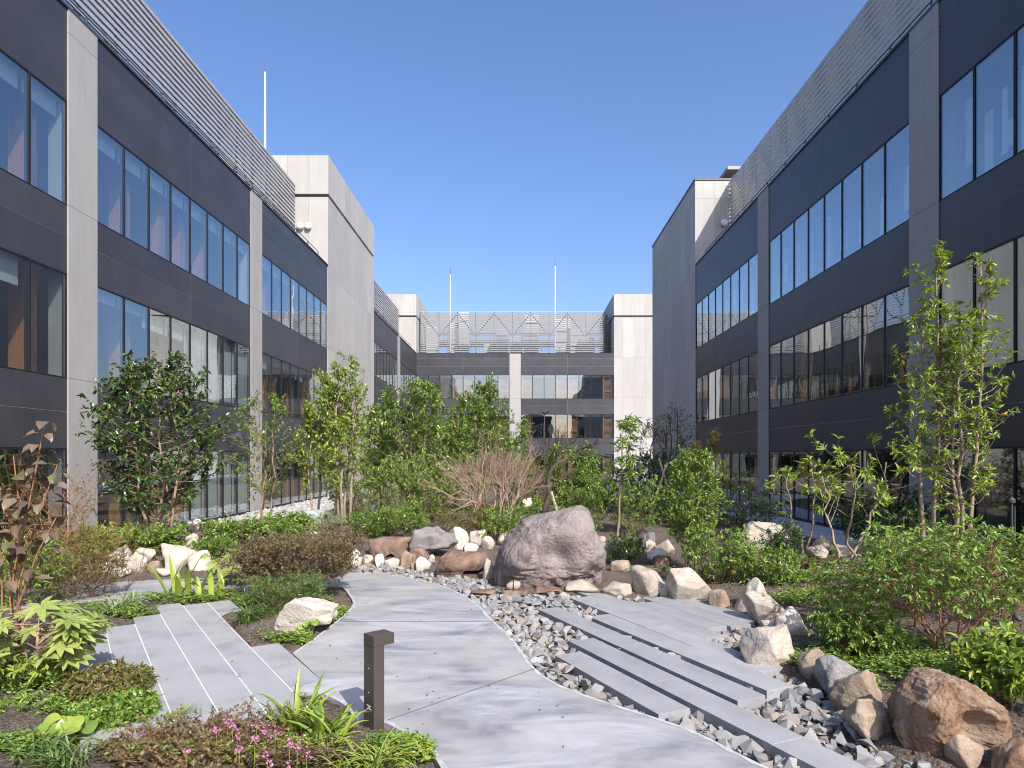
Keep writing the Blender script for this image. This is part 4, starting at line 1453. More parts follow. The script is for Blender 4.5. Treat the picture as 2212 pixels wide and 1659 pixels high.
def grow(rng, Ht, Rd, stems=3, clear=0.25, prof='egg', nbr=40, ntw=5, lpt=6, leaf=0.08, lvar=0.42, whorl=False, stem_r=0.03, up=0.6, sweep=0.25, base_r=0.1, twig=0.2, lean=0.25, inner=0.3, droop=0.1, sides=6, wob=0.05):
    """skeleton (tubes) and leaf positions / directions"""
    mb = MB()
    P, D, S = [], [], []
    pf = PROF[prof]
    for s in range(stems):
        a = 2 * math.pi * (s + rng.uniform(-0.3, 0.3)) / stems
        b0 = np.array((math.cos(a), math.sin(a), 0)) * base_r * rng.uniform(0.4, 1.0) * (0 if stems == 1 else 1)
        top = np.array((math.cos(a), math.sin(a), 0)) * Rd * lean * rng.uniform(0.5, 1.2) * (0.25 if stems == 1 else 1) + np.array((0, 0, Ht * ((rng.uniform(0.6, 1.0) if stems >= 5 else rng.uniform(0.74, 0.96)) if s else 0.97)))
        n = 9
        pts = []
        for k in range(n):
            t = k / (n - 1)
            p = b0 + (top - b0) * t + np.array((math.cos(a), math.sin(a), 0)) * Rd * 0.12 * math.sin(math.pi * t)
            if 0 < k:
                p = p + rng.normal(0, 1, 3) * np.array((1, 1, 0.3)) * wob * Rd
            pts.append(p)
        pts = np.array(pts)
        pts[0, 2] = -0.12
        mb.tube(pts, [stem_r * (1 - 0.8 * k / (n - 1)) + 0.003 for k in range(n)], sides)
        nb = max(1, nbr // stems)
        for b in range(nb):
            t = clear + (1 - clear) * ((b + rng.uniform(0, 1)) / nb) ** 0.85
            t = min(t, 0.985)
            u = t * (n - 1)
            i = min(int(u), n - 2)
            p0 = pts[i] + (pts[i + 1] - pts[i]) * (u - i)
            rad = Rd * pf((t - clear) / (1 - clear)) * rng.uniform(0.55, 1.05)
            out = rdir(rng)
            # branches lean away from the middle of the plant
            ctr = np.array((p0[0], p0[1], 0))
            if np.linalg.norm(ctr) > 0.05 * Rd:
                out = unit(out + 0.6 * unit(ctr))
            tip_xy = out * rad
            ln = max(0.12 * Rd, np.linalg.norm(tip_xy[:2] - p0[:2] * (0.5 if stems > 1 else 0)))
            ln = min(ln, 1.1 * rad + 0.05)
            end = p0 + out * ln + np.array((0, 0, ln * up * rng.uniform(0.5, 1.3)))
            mid = p0 + (end - p0) * 0.5 + np.array((0, 0, -ln * 0.08)) + rng.normal(0, 0.05, 3) * ln
            r0 = max(0.0035, stem_r * 0.38 * (1 - 0.6 * t))
            mb.tube([p0, mid, end], [r0, r0 * 0.7, r0 * 0.35], 4, cap=False)
            for w in range(ntw):
                q = inner + (1 - inner) * (w + rng.uniform(0.2, 1)) / ntw
                pb = p0 + (mid - p0) * (q * 2) if q < 0.5 else mid + (end - mid) * (q * 2 - 1)
                bd = unit(end - p0)
                td = unit(bd * 0.6 + rng.normal(0, 0.6, 3) + np.array((0, 0, 0.25 + up * 0.2)))
                tl = twig * rng.uniform(0.5, 1.2)
                te = pb + td * tl
                if w % 2 == 0 or twig > 0.25:
                    mb.tube([pb, te], [r0 * 0.4, r0 * 0.25], 3, cap=False)
                k = max(1, int(lpt * rng.uniform(0.7, 1.3)))
                if whorl:
                    ang = np.linspace(0, 2 * math.pi, k, endpoint=False) + rng.uniform(0, 6)
                    e1 = unit(np.cross(td, (0.3, 0.2, 1.0)))
                    e2 = np.cross(td, e1)
                    dd = np.cos(ang)[:, None] * e1 + np.sin(ang)[:, None] * e2 + td * rng.uniform(0.25, 0.9, k)[:, None]
                    pp = np.repeat(te[None], k, 0) - td * rng.uniform(0, 0.25, k)[:, None] * leaf
                else:
                    ss = (np.arange(k) + 0.6) / k
                    pp = pb + (te - pb) * ss[:, None]
                    dd = td * 0.55 + rng.normal(0, 0.65, (k, 3))
                dd = unit(dd)
                dd[:, 2] -= droop
                P.append(pp); D.append(dd)
                S.append(leaf * (1 + rng.uniform(-lvar, lvar, k)))
    return mb, np.concatenate(P), np.concatenate(D), np.concatenate(S)


NPL = [0]


def plant(px, Y, yt, wpx, leafm, stemm, label, cat='shrub', name='shrub', wr=0.42, detail=None, group=None, ybase=None, z=None, jit=0.45, fruit=None, **kw):
    """a plant standing at distance Y, its top at picture height yt and wpx wide there"""
    NPL[0] += 1
    rng = np.random.default_rng(5000 + NPL[0])
    X = (px - CX) * Y / F
    zb = H(X, Y) if z is None else z
    Ht = EZ + (HY - yt) * Y / F - zb
    Rd = wpx * Y / F / 2
    mb, P, D, S = grow(rng, Ht, Rd, **kw)
    root = thing(name, label, cat, (X, Y, zb), 0, group)
    tree = cat == 'tree'
    mb.build('trunk' if tree else 'stems', M[stemm], root, smooth=True)
    tm = LEAF6 if (detail if detail is not None else Y < 9.5) else LEAF2
    obj('crown' if tree else 'foliage', leaf_mesh('crown' if tree else 'foliage', P, D, S, wr, M[leafm], tm, jit, rng), root)
    if fruit:
        ids = rng.integers(0, len(P), fruit)
        b = MB()
        for i in ids:
            c = P[i]
            b.lathe([(0.012, -0.022), (0.03, 0), (0.012, 0.022)], tuple(c), 6)
        b.build('berries', M['red'], root)
    return root


# ---------------------------------------------------------------- trees of the left and middle
T_ = 'young trees planted in the beds'
plant(340, 14.6, 766, 250, 'camellia', 'bark_tan', 'dense dark glossy camellia tree in front of the left wing', 'tree', 'broadleaf_tree', 0.5, True, stems=7, clear=0.14, prof='egg', nbr=230, ntw=5, lpt=7, leaf=0.115, stem_r=0.035, up=0.45, twig=0.22, base_r=0.28, lean=0.45, droop=0.35, inner=0.35)
plant(572, 19.0, 852, 150, 'evergreen', 'bark_tan', 'thin loose leaved tree before the pale pillar of the left wing', 'tree', 'broadleaf_tree', 0.4, stems=3, clear=0.18, prof='egg', nbr=85, ntw=5, lpt=6, leaf=0.095, stem_r=0.03, up=0.8, twig=0.25, base_r=0.15, lean=0.3)
plant(682, 18.2, 806, 86, 'bright', 'bark_pale', 'shorter bright green column of the multi stem tree by the left tower', 'tree', 'broadleaf_tree', 0.5, stems=2, clear=0.3, prof='column', nbr=90, ntw=6, lpt=7, leaf=0.095, stem_r=0.04, up=0.9, twig=0.22, base_r=0.1, lean=0.35, inner=0.1)
plant(742, 17.8, 768, 118, 'bright', 'bark_pale', 'tallest bright green multi stem tree before the left tower', 'tree', 'broadleaf_tree', 0.5, stems=5, clear=0.26, prof='column', nbr=170, ntw=5, lpt=7, leaf=0.1, stem_r=0.045, up=0.9, twig=0.24, base_r=0.26, lean=0.5, inner=0.15)
plant(818, 22, 838, 110, 'evergreen', 'bark_pale', 'narrow green tree right behind the tallest multi stem tree', 'tree', 'broadleaf_tree', 0.5, stems=3, clear=0.2, prof='column', nbr=130, ntw=6, lpt=7, leaf=0.105, stem_r=0.04, up=0.9, twig=0.25, base_r=0.15, lean=0.4, inner=0.1)
plant(893, 20, 824, 150, 'evergreen', 'bark_pale', 'broad glossy green tree whose top meets the far windows', 'tree', 'broadleaf_tree', 0.5, stems=4, clear=0.22, prof='egg', nbr=160, ntw=5, lpt=8, leaf=0.11, stem_r=0.045, up=0.8, twig=0.26, base_r=0.15, lean=0.4, inner=0.1)
plant(1032, 23, 820, 145, 'evergreen', 'bark_pale', 'green tree standing behind the bare twiggy shrub', 'tree', 'broadleaf_tree', 0.5, stems=4, clear=0.15, prof='egg', nbr=170, ntw=5, lpt=8, leaf=0.12, stem_r=0.045, up=0.8, twig=0.28, base_r=0.15, lean=0.45, inner=0.1)
plant(1100, 24, 905, 105, 'evergreen', 'bark_brown', 'rounded green shrub right of the tree behind the bare shrub', 'tree', 'broadleaf_tree', 0.45, stems=4, clear=0.1, prof='dome', nbr=130, ntw=6, lpt=7, leaf=0.1, stem_r=0.03, up=0.6, twig=0.25, base_r=0.2, lean=0.5, inner=0.1)
plant(965, 21.5, 905, 120, 'evergreen', 'bark_brown', 'green shrub filling the gap between the broad tree and the bare shrub', 'shrub', 'shrub', 0.5, stems=5, clear=0.08, prof='dome', nbr=150, ntw=6, lpt=7, leaf=0.1, stem_r=0.03, up=0.6, twig=0.25, base_r=0.3, lean=0.5, inner=0.1)
plant(1238, 21, 962, 120, 'azalea', 'bark_brown', 'rounded green bush right of the crooked tree', 'shrub', 'shrub', 0.42, stems=5, clear=0.12, prof='dome', nbr=150, ntw=6, lpt=7, leaf=0.1, stem_r=0.025, up=0.5, twig=0.22, base_r=0.25, lean=0.5, inner=0.1)
plant(1335, 15.6, 928, 120, 'evergreen', 'bark_tan', 'slender tree with whorls of long leaves right of the boulder', 'tree', 'broadleaf_tree', 0.24, True, stems=1, clear=0.4, prof='vase', nbr=24, ntw=3, lpt=9, leaf=0.15, whorl=True, stem_r=0.032, up=1.3, twig=0.16, base_r=0.0, lean=0.2, inner=0.65, droop=0.25)
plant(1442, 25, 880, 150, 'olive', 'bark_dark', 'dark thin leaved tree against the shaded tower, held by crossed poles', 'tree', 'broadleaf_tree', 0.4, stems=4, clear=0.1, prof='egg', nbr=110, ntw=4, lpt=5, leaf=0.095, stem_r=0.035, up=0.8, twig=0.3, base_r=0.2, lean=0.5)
plant(1400, 24, 985, 130, 'camellia', 'bark_dark', 'dark green bush behind the whorled leaf tree', 'shrub', 'shrub', 0.42, stems=5, clear=0.1, prof='dome', nbr=130, ntw=6, lpt=6, leaf=0.1, stem_r=0.025, up=0.6, twig=0.22, base_r=0.3, lean=0.5, inner=0.1)
plant(1492, 12.9, 975, 126, 'evergreen', 'bark_tan', 'bright leafy upright shrub right of the boulder', 'shrub', 'shrub', 0.42, True, stems=4, clear=0.16, prof='egg', nbr=190, ntw=6, lpt=7, leaf=0.07, stem_r=0.025, up=0.8, twig=0.18, base_r=0.08, lean=0.4, inner=0.1)
plant(1524, 19, 928, 105, 'olive', 'bark_dark', 'layered olive brown conifer behind the bright leafy shrub', 'tree', 'conifer', 0.2, stems=2, clear=0.12, prof='egg', nbr=100, ntw=8, lpt=10, leaf=0.07, stem_r=0.035, up=0.15, twig=0.16, base_r=0.1, lean=0.35, inner=0.25)
plant(1602, 17, 1032, 150, 'camellia', 'bark_dark', 'spreading dark leaved shrub before the shaded walkway', 'shrub', 'shrub', 0.42, stems=5, clear=0.3, prof='flat', nbr=90, ntw=5, lpt=6, leaf=0.085, stem_r=0.022, up=0.3, twig=0.2, base_r=0.12, lean=0.6)
# right tall tree: two columns of glossy leaf whorls with a few red berries
plant(1998, 12.6, 520, 150, 'bright', 'bark_pale', 'tallest right hand tree, left column with a top against the shaded pillar', 'tree', 'broadleaf_tree', 0.36, True, stems=2, clear=0.26, prof='column', nbr=84, ntw=4, lpt=8, leaf=0.1, whorl=True, stem_r=0.045, up=0.95, twig=0.16, base_r=0.1, lean=0.3, inner=0.42, fruit=6)
plant(2078, 12.2, 545, 165, 'bright', 'bark_pale', 'right column of the tallest right hand tree, reaching over the windows', 'tree', 'broadleaf_tree', 0.36, True, stems=3, clear=0.2, prof='column', nbr=120, ntw=4, lpt=8, leaf=0.1, whorl=True, stem_r=0.042, up=0.95, twig=0.16, base_r=0.12, lean=0.45, inner=0.42, fruit=12)
plant(1745, 13.6, 1010, 130, 'bright', 'bark_pale', 'thin branched pale stem shrub nearest the upright cream rock', 'shrub', 'shrub', 0.32, True, stems=2, clear=0.45, prof='flat', nbr=16, ntw=2, lpt=9, leaf=0.12, whorl=True, stem_r=0.024, up=0.8, twig=0.12, base_r=0.06, lean=0.7, inner=0.7)
plant(1822, 12.2, 990, 230, 'bright', 'bark_pale', 'wide thin branched shrub with leaf whorls before the shaded windows', 'shrub', 'shrub', 0.32, True, stems=3, clear=0.4, prof='flat', nbr=28, ntw=3, lpt=9, leaf=0.125, whorl=True, stem_r=0.028, up=0.7, twig=0.14, base_r=0.1, lean=0.75, inner=0.65)

# ---------------------------------------------------------------- shrubs
for a in [
    # px, Y, top, width, leaf, stem, label, kwargs
    (2050, 7.2, 1170, 330, 'azalea', 'bark_red', 'big green azalea shrub at right showing its red stems', dict(stems=12, clear=0.32, prof='dome', nbr=230, ntw=3, lpt=9, leaf=0.066, whorl=True, stem_r=0.011, up=0.7, twig=0.12, base_r=0.1, lean=0.75, inner=0.4, wr=0.36)),
    (1880, 8.6, 1225, 240, 'azalea', 'bark_red', 'green azalea shrub left of the big red stemmed one', dict(stems=9, clear=0.15, prof='dome', nbr=120, ntw=3, lpt=8, leaf=0.062, whorl=True, stem_r=0.01, up=0.6, twig=0.12, base_r=0.15, lean=0.7, inner=0.3, wr=0.36)),
    (2150, 8.6, 1175, 200, 'azalea', 'bark_red', 'green azalea shrub at the right picture edge behind the big one', dict(stems=9, clear=0.15, prof='dome', nbr=120, ntw=3, lpt=8, leaf=0.068, whorl=True, stem_r=0.01, up=0.6, twig=0.12, base_r=0.15, lean=0.7, inner=0.3, wr=0.36)),
    (2010, 10.2, 1160, 230, 'azalea', 'bark_red', 'green azalea shrub at the foot of the tallest right tree', dict(stems=9, clear=0.1, prof='dome', nbr=130, ntw=3, lpt=8, leaf=0.072, whorl=True, stem_r=0.01, up=0.6, twig=0.12, base_r=0.2, lean=0.7, inner=0.3, wr=0.36)),
    (1845, 7.4, 1330, 150, 'azalea', 'bark_red', 'low green shrub above the round tan rock', dict(stems=7, clear=0.1, prof='dome', nbr=120, ntw=4, lpt=8, leaf=0.055, whorl=True, stem_r=0.008, up=0.6, twig=0.1, base_r=0.1, lean=0.7, inner=0.3, wr=0.4)),
    (2170, 5.9, 1390, 170, 'bright', 'bark_tan', 'yellow green leafy shrub at the right edge above the orange boulder', dict(stems=7, clear=0.1, prof='dome', nbr=110, ntw=4, lpt=7, leaf=0.085, stem_r=0.008, up=0.6, twig=0.12, base_r=0.1, lean=0.7, inner=0.3, wr=0.42)),
    (1555, 11.6, 1150, 140, 'azalea', 'bark_brown', 'dense low green shrub left of the upright cream rock', dict(stems=8, clear=0.05, prof='dome', nbr=150, ntw=4, lpt=7, leaf=0.062, whorl=True, stem_r=0.01, up=0.5, twig=0.12, base_r=0.2, lean=0.7, inner=0.2)),
    (1660, 11.4, 1195, 110, 'azalea', 'bark_brown', 'low green shrub in front of the upright cream rock', dict(stems=7, clear=0.05, prof='dome', nbr=120, ntw=4, lpt=7, leaf=0.055, whorl=True, stem_r=0.01, up=0.5, twig=0.1, base_r=0.2, lean=0.7, inner=0.2)),
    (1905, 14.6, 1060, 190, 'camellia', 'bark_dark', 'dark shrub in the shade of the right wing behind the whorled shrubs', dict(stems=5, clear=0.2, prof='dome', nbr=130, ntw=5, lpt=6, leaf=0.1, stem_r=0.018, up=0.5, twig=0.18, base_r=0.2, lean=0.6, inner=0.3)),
    (1350, 13.6, 1160, 80, 'camellia', 'bark_dark', 'small dark shrub right of the boulder', dict(stems=5, clear=0.1, prof='dome', nbr=70, ntw=4, lpt=7, leaf=0.065, stem_r=0.008, up=0.5, twig=0.1, base_r=0.1, lean=0.6, inner=0.3)),
    (640, 10.7, 1160, 222, 'bronze', 'bark_brown', 'rounded bronze leaved bush beside the bend of the curved path', dict(stems=16, clear=0.12, prof='dome', nbr=640, ntw=5, lpt=7, leaf=0.042, stem_r=0.009, up=0.55, twig=0.09, base_r=0.22, lean=0.85, inner=0.5, wr=0.5)),
    (605, 15.0, 1122, 125, 'azalea', 'bark_brown', 'dark green mounded shrub behind the bronze bush', dict(stems=8, clear=0.02, prof='dome', nbr=200, ntw=5, lpt=8, leaf=0.075, whorl=True, stem_r=0.01, up=0.5, twig=0.12, base_r=0.3, lean=0.7, inner=0.2)),
    (500, 15.2, 1130, 110, 'evergreen', 'bark_brown', 'green shrub below the cobble strip left of the mounded shrub', dict(stems=6, clear=0.05, prof='dome', nbr=110, ntw=4, lpt=7, leaf=0.075, stem_r=0.01, up=0.5, twig=0.12, base_r=0.2, lean=0.7, inner=0.2)),
    (235, 14.0, 1160, 120, 'azalea', 'bark_tan', 'light green shrub before the foot of the first pale pillar', dict(stems=7, clear=0.05, prof='dome', nbr=150, ntw=4, lpt=7, leaf=0.075, whorl=True, stem_r=0.01, up=0.6, twig=0.12, base_r=0.2, lean=0.7, inner=0.2)),
    (330, 14.2, 1160, 130, 'azalea', 'bark_tan', 'light green shrub under the camellia above the ivory rocks', dict(stems=7, clear=0.05, prof='dome', nbr=150, ntw=4, lpt=7, leaf=0.07, whorl=True, stem_r=0.01, up=0.6, twig=0.12, base_r=0.2, lean=0.7, inner=0.2)),
    (460, 13.8, 1170, 90, 'evergreen', 'bark_tan', 'low green shrub right of the higher ivory rock', dict(stems=6, clear=0.05, prof='dome', nbr=90, ntw=4, lpt=7, leaf=0.065, stem_r=0.01, up=0.6, twig=0.12, base_r=0.2, lean=0.7, inner=0.2)),
    (150, 12.6, 1150, 170, 'yellowgreen', 'bark_red', 'yellow green mounded shrub left of the first pale pillar', dict(stems=8, clear=0.08, prof='dome', nbr=150, ntw=4, lpt=7, leaf=0.06, stem_r=0.009, up=0.6, twig=0.12, base_r=0.2, lean=0.7, inner=0.3)),
    (165, 10.6, 1195, 180, 'olive', 'bark_brown', 'tangled twiggy olive shrub beside the left branch of the path', dict(stems=9, clear=0.12, prof='dome', nbr=170, ntw=4, lpt=5, leaf=0.05, stem_r=0.009, up=0.6, twig=0.16, base_r=0.15, lean=0.8, inner=0.4)),
    (50, 10.2, 1180, 170, 'azalea', 'bark_brown', 'green shrub at the left picture edge below the brown leaved one', dict(stems=8, clear=0.1, prof='dome', nbr=150, ntw=4, lpt=6, leaf=0.06, stem_r=0.009, up=0.6, twig=0.14, base_r=0.15, lean=0.8, inner=0.3)),
    (95, 11.5, 1060, 190, 'nandina', 'bark_red', 'twiggy orange red nandina clump at the left edge', dict(stems=14, clear=0.35, prof='vase', nbr=150, ntw=3, lpt=4, leaf=0.05, stem_r=0.008, up=1.2, twig=0.16, base_r=0.25, lean=0.9, inner=0.4)),
    (620, 9.6, 1255, 150, 'grassd', 'bark_brown', 'fine leaved green shrub in front of the bronze bush', dict(stems=7, clear=0.05, prof='dome', nbr=120, ntw=4, lpt=7, leaf=0.06, stem_r=0.006, up=0.6, twig=0.1, base_r=0.15, lean=0.8, inner=0.2, wr=0.22)),
    (700, 17.2, 1125, 90, 'grassp', 'bark_brown', 'pale green tufted shrub at the foot of the multi stem tree', dict(stems=7, clear=0.05, prof='dome', nbr=80, ntw=4, lpt=6, leaf=0.08, stem_r=0.006, up=0.6, twig=0.1, base_r=0.15, lean=0.8, inner=0.2, wr=0.16)),
    (800, 16.5, 1105, 90, 'evergreen', 'bark_brown', 'low green shrub before the dark slate rock', dict(stems=6, clear=0.05, prof='dome', nbr=100, ntw=5, lpt=7, leaf=0.07, stem_r=0.008, up=0.6, twig=0.12, base_r=0.2, lean=0.8, inner=0.2)),
    (870, 16.8, 1095, 110, 'azalea', 'bark_brown', 'green shrub above the red brown rock block', dict(stems=6, clear=0.05, prof='dome', nbr=130, ntw=5, lpt=7, leaf=0.075, stem_r=0.008, up=0.6, twig=0.12, base_r=0.2, lean=0.8, inner=0.2)),
    (860, 18.5, 985, 130, 'azalea', 'bark_tan', 'tall green shrub under the broad glossy tree', dict(stems=6, clear=0.12, prof='egg', nbr=150, ntw=5, lpt=7, leaf=0.085, stem_r=0.014, up=0.6, twig=0.18, base_r=0.2, lean=0.6, inner=0.2)),
    (930, 18.8, 1000, 120, 'evergreen', 'bark_tan', 'green shrub left of the bare twiggy shrub', dict(stems=6, clear=0.1, prof='egg', nbr=140, ntw=5, lpt=7, leaf=0.085, stem_r=0.014, up=0.6, twig=0.18, base_r=0.2, lean=0.6, inner=0.2)),
    (760, 20.5, 1010, 110, 'evergreen', 'bark_tan', 'green shrub behind the stems of the tallest multi stem tree', dict(stems=5, clear=0.1, prof='egg', nbr=120, ntw=5, lpt=7, leaf=0.085, stem_r=0.014, up=0.6, twig=0.18, base_r=0.2, lean=0.6, inner=0.2)),
    (1000, 16.3, 1098, 110, 'olive', 'bark_brown', 'low olive shrub on the soil slope under the bare shrub', dict(stems=6, clear=0.05, prof='dome', nbr=110, ntw=5, lpt=6, leaf=0.06, stem_r=0.008, up=0.6, twig=0.12, base_r=0.2, lean=0.8, inner=0.2)),
    (1078, 16.2, 1100, 90, 'azalea', 'bark_brown', 'low green shrub right of the bare shrub foot', dict(stems=6, clear=0.05, prof='dome', nbr=110, ntw=5, lpt=7, leaf=0.07, stem_r=0.008, up=0.6, twig=0.12, base_r=0.2, lean=0.8, inner=0.2)),
    (1120, 17.4, 1080, 90, 'evergreen', 'bark_brown', 'low dark green shrub left of the globe lamp', dict(stems=6, clear=0.05, prof='dome', nbr=90, ntw=5, lpt=7, leaf=0.07, stem_r=0.008, up=0.6, twig=0.12, base_r=0.2, lean=0.8, inner=0.2)),
    (1260, 18.0, 1055, 110, 'evergreen', 'bark_brown', 'green shrub behind the top of the boulder', dict(stems=6, clear=0.05, prof='dome', nbr=120, ntw=5, lpt=7, leaf=0.08, stem_r=0.008, up=0.6, twig=0.14, base_r=0.2, lean=0.8, inner=0.2)),
    (1370, 17.6, 1040, 110, 'azalea', 'bark_brown', 'green shrub behind the trunk of the whorled leaf tree', dict(stems=6, clear=0.05, prof='dome', nbr=120, ntw=5, lpt=7, leaf=0.085, stem_r=0.008, up=0.6, twig=0.14, base_r=0.2, lean=0.8, inner=0.2)),
    (1310, 25, 1000, 90, 'camellia', 'bark_dark', 'dark shrub far back left of the whorled leaf tree', dict(stems=6, clear=0.05, prof='dome', nbr=110, ntw=5, lpt=7, leaf=0.1, stem_r=0.01, up=0.6, twig=0.16, base_r=0.2, lean=0.8, inner=0.2)),
    (1160, 27, 985, 110, 'bronze', 'bark_brown', 'reddish brown shrub far back behind the crooked tree', dict(stems=8, clear=0.05, prof='dome', nbr=130, ntw=5, lpt=7, leaf=0.09, stem_r=0.012, up=0.6, twig=0.2, base_r=0.2, lean=0.8, inner=0.2)),
    (1470, 19, 1080, 110, 'camellia', 'bark_dark', 'dark shrub at the foot of the olive conifer', dict(stems=6, clear=0.05, prof='dome', nbr=110, ntw=5, lpt=7, leaf=0.08, stem_r=0.01, up=0.6, twig=0.14, base_r=0.2, lean=0.8, inner=0.2)),
    (1690, 13.0, 1140, 70, 'camellia', 'bark_dark', 'small dark shrub right of the upright cream rock', dict(stems=5, clear=0.05, prof='dome', nbr=70, ntw=4, lpt=6, leaf=0.07, stem_r=0.008, up=0.6, twig=0.12, base_r=0.1, lean=0.8, inner=0.2)),
    (970, 25.5, 985, 60, 'bronze', 'bark_red', 'rusty brown upright shrub left of the bare shrub', dict(stems=9, clear=0.1, prof='egg', nbr=110, ntw=5, lpt=6, leaf=0.07, stem_r=0.01, up=1.0, twig=0.16, base_r=0.15, lean=0.7, inner=0.2, wr=0.2)),
]:
    px, Y, yt, wp, lm, sm, lab, kw = a
    wr = kw.pop('wr', 0.42)
    if 15 < Y < 24:
        kw['nbr'] = int(kw['nbr'] * 0.72)
    plant(px, Y, yt, wp, lm, sm, lab, wr=wr, detail=Y < 9.5, **kw)


# ---------------------------------------------------------------- bare twiggy shrub, crooked tree
def twigs(rng, mb, p, d, ln, r_, depth, spread=0.5, up=0.15, kids=(2, 3)):
    q_ = p + d * ln * 0.5 + rng.normal(0, 0.05, 3) * ln
    e = p + d * ln + rng.normal(0, 0.06, 3) * ln
    mb.tube([p, q_, e], [r_, r_ * 0.85, r_ * 0.68], 5 if r_ > 0.012 else 3, cap=False)
    if depth <= 0:
        return
    for k in range(rng.integers(kids[0], kids[1] + 1)):
        nd = unit(d + rng.normal(0, spread, 3) + np.array((0, 0, up)))
        s = rng.uniform(0.55, 1.0)
        st = p + (e - p) * s if k else e
        twigs(rng, mb, st, nd, ln * rng.uniform(0.62, 0.85), r_ * 0.66, depth - 1, spread, up, kids)


def bare(label, px, Y, stems, ln, r_, depth, mat, name='shrub', cat='shrub', out=0.55, spread=0.42, up=0.12, seed=1, kids=(2, 3)):
    rng = np.random.default_rng(seed)
    X = (px - CX) * Y / F
    root = thing(name, label, cat, (X, Y, H(X, Y)))
    mb = MB()
    for s in range(stems):
        a = 2 * math.pi * (s + rng.uniform(-0.3, 0.3)) / stems
        b0 = np.array((math.cos(a) * 0.12, math.sin(a) * 0.12, -0.1))
        twigs(rng, mb, b0, unit(np.array((math.cos(a) * out, math.sin(a) * out, 1.0))), ln, r_, depth, spread, up, kids)
    mb.build('branches', M[mat], root, smooth=True)
    return root


bare('bare pinkish twiggy shrub in the middle of the garden', 1068, 16.9, 11, 0.84, 0.03, 5, 'bark_pink', seed=4, out=0.42, spread=0.34)
bare('leafless reddish twig clump at the left edge by the pillar', 215, 12.4, 7, 0.42, 0.009, 4, 'bark_red', seed=9, out=0.6)
bare('bare brown twigs over the left branch of the path', 235, 11.2, 6, 0.36, 0.009, 4, 'bark_brown', seed=12, out=0.9)

Y = 19.5
X = (1180 - CX) * Y / F
ct = thing('crooked_tree', 'crooked dark pruned tree with few twigs behind the boulder', 'tree', (X, Y, H(X, Y)))
rng = np.random.default_rng(31)
mb = MB()
pts = [(-0.12, 0, -0.1), (-0.02, 0, 0.45), (0.1, 0.02, 0.75), (0.06, 0, 1.15), (0.12, 0.02, 1.45), (0.35, 0.05, 1.68), (0.62, 0.05, 1.8)]
mb.tube(pts, [0.1, 0.085, 0.085, 0.07, 0.065, 0.05, 0.03], 8)
for p, d, l_ in [(pts[4], (-0.3, 0.1, 1), 0.42), (pts[5], (0.2, 0, 1), 0.45), (pts[6], (0.8, 0, 0.5), 0.4), (pts[6], (0.9, 0.2, 0.2), 0.35), (pts[3], (-0.9, 0.1, 0.6), 0.35), (pts[5], (0.1, 0.4, 1), 0.4), (pts[4], (0.2, -0.3, 1), 0.45)]:
    twigs(rng, mb, np.array(p), unit(np.array(d, float)), l_, 0.025, 4, 0.5, 0.2)
mb.build('trunk', M['bark_dark'], ct, smooth=True)
sp = MB()
sp.tube([(0.42, -0.1, -0.1), (0.14, -0.02, 0.85)], 0.04, 8)
tag(sp.build('support_post', M['bamboo']), 'pale wooden post propping the crooked tree', 'support post').location = ct.location
bp = MB().tube([(-0.42, -0.1, -0.1), (0.16, 0, 1.75)], 0.035, 8).tube([(0.5, 0.1, -0.1), (-0.1, 0, 1.9)], 0.035, 8)
o = bp.build('bamboo_brace', M['bamboo'])
o.location = ((1430 - CX) * 22 / F, 22, H((1430 - CX) * 22 / F, 22))
tag(o, 'crossed bamboo poles bracing the dark thin leaved tree', 'bamboo brace')


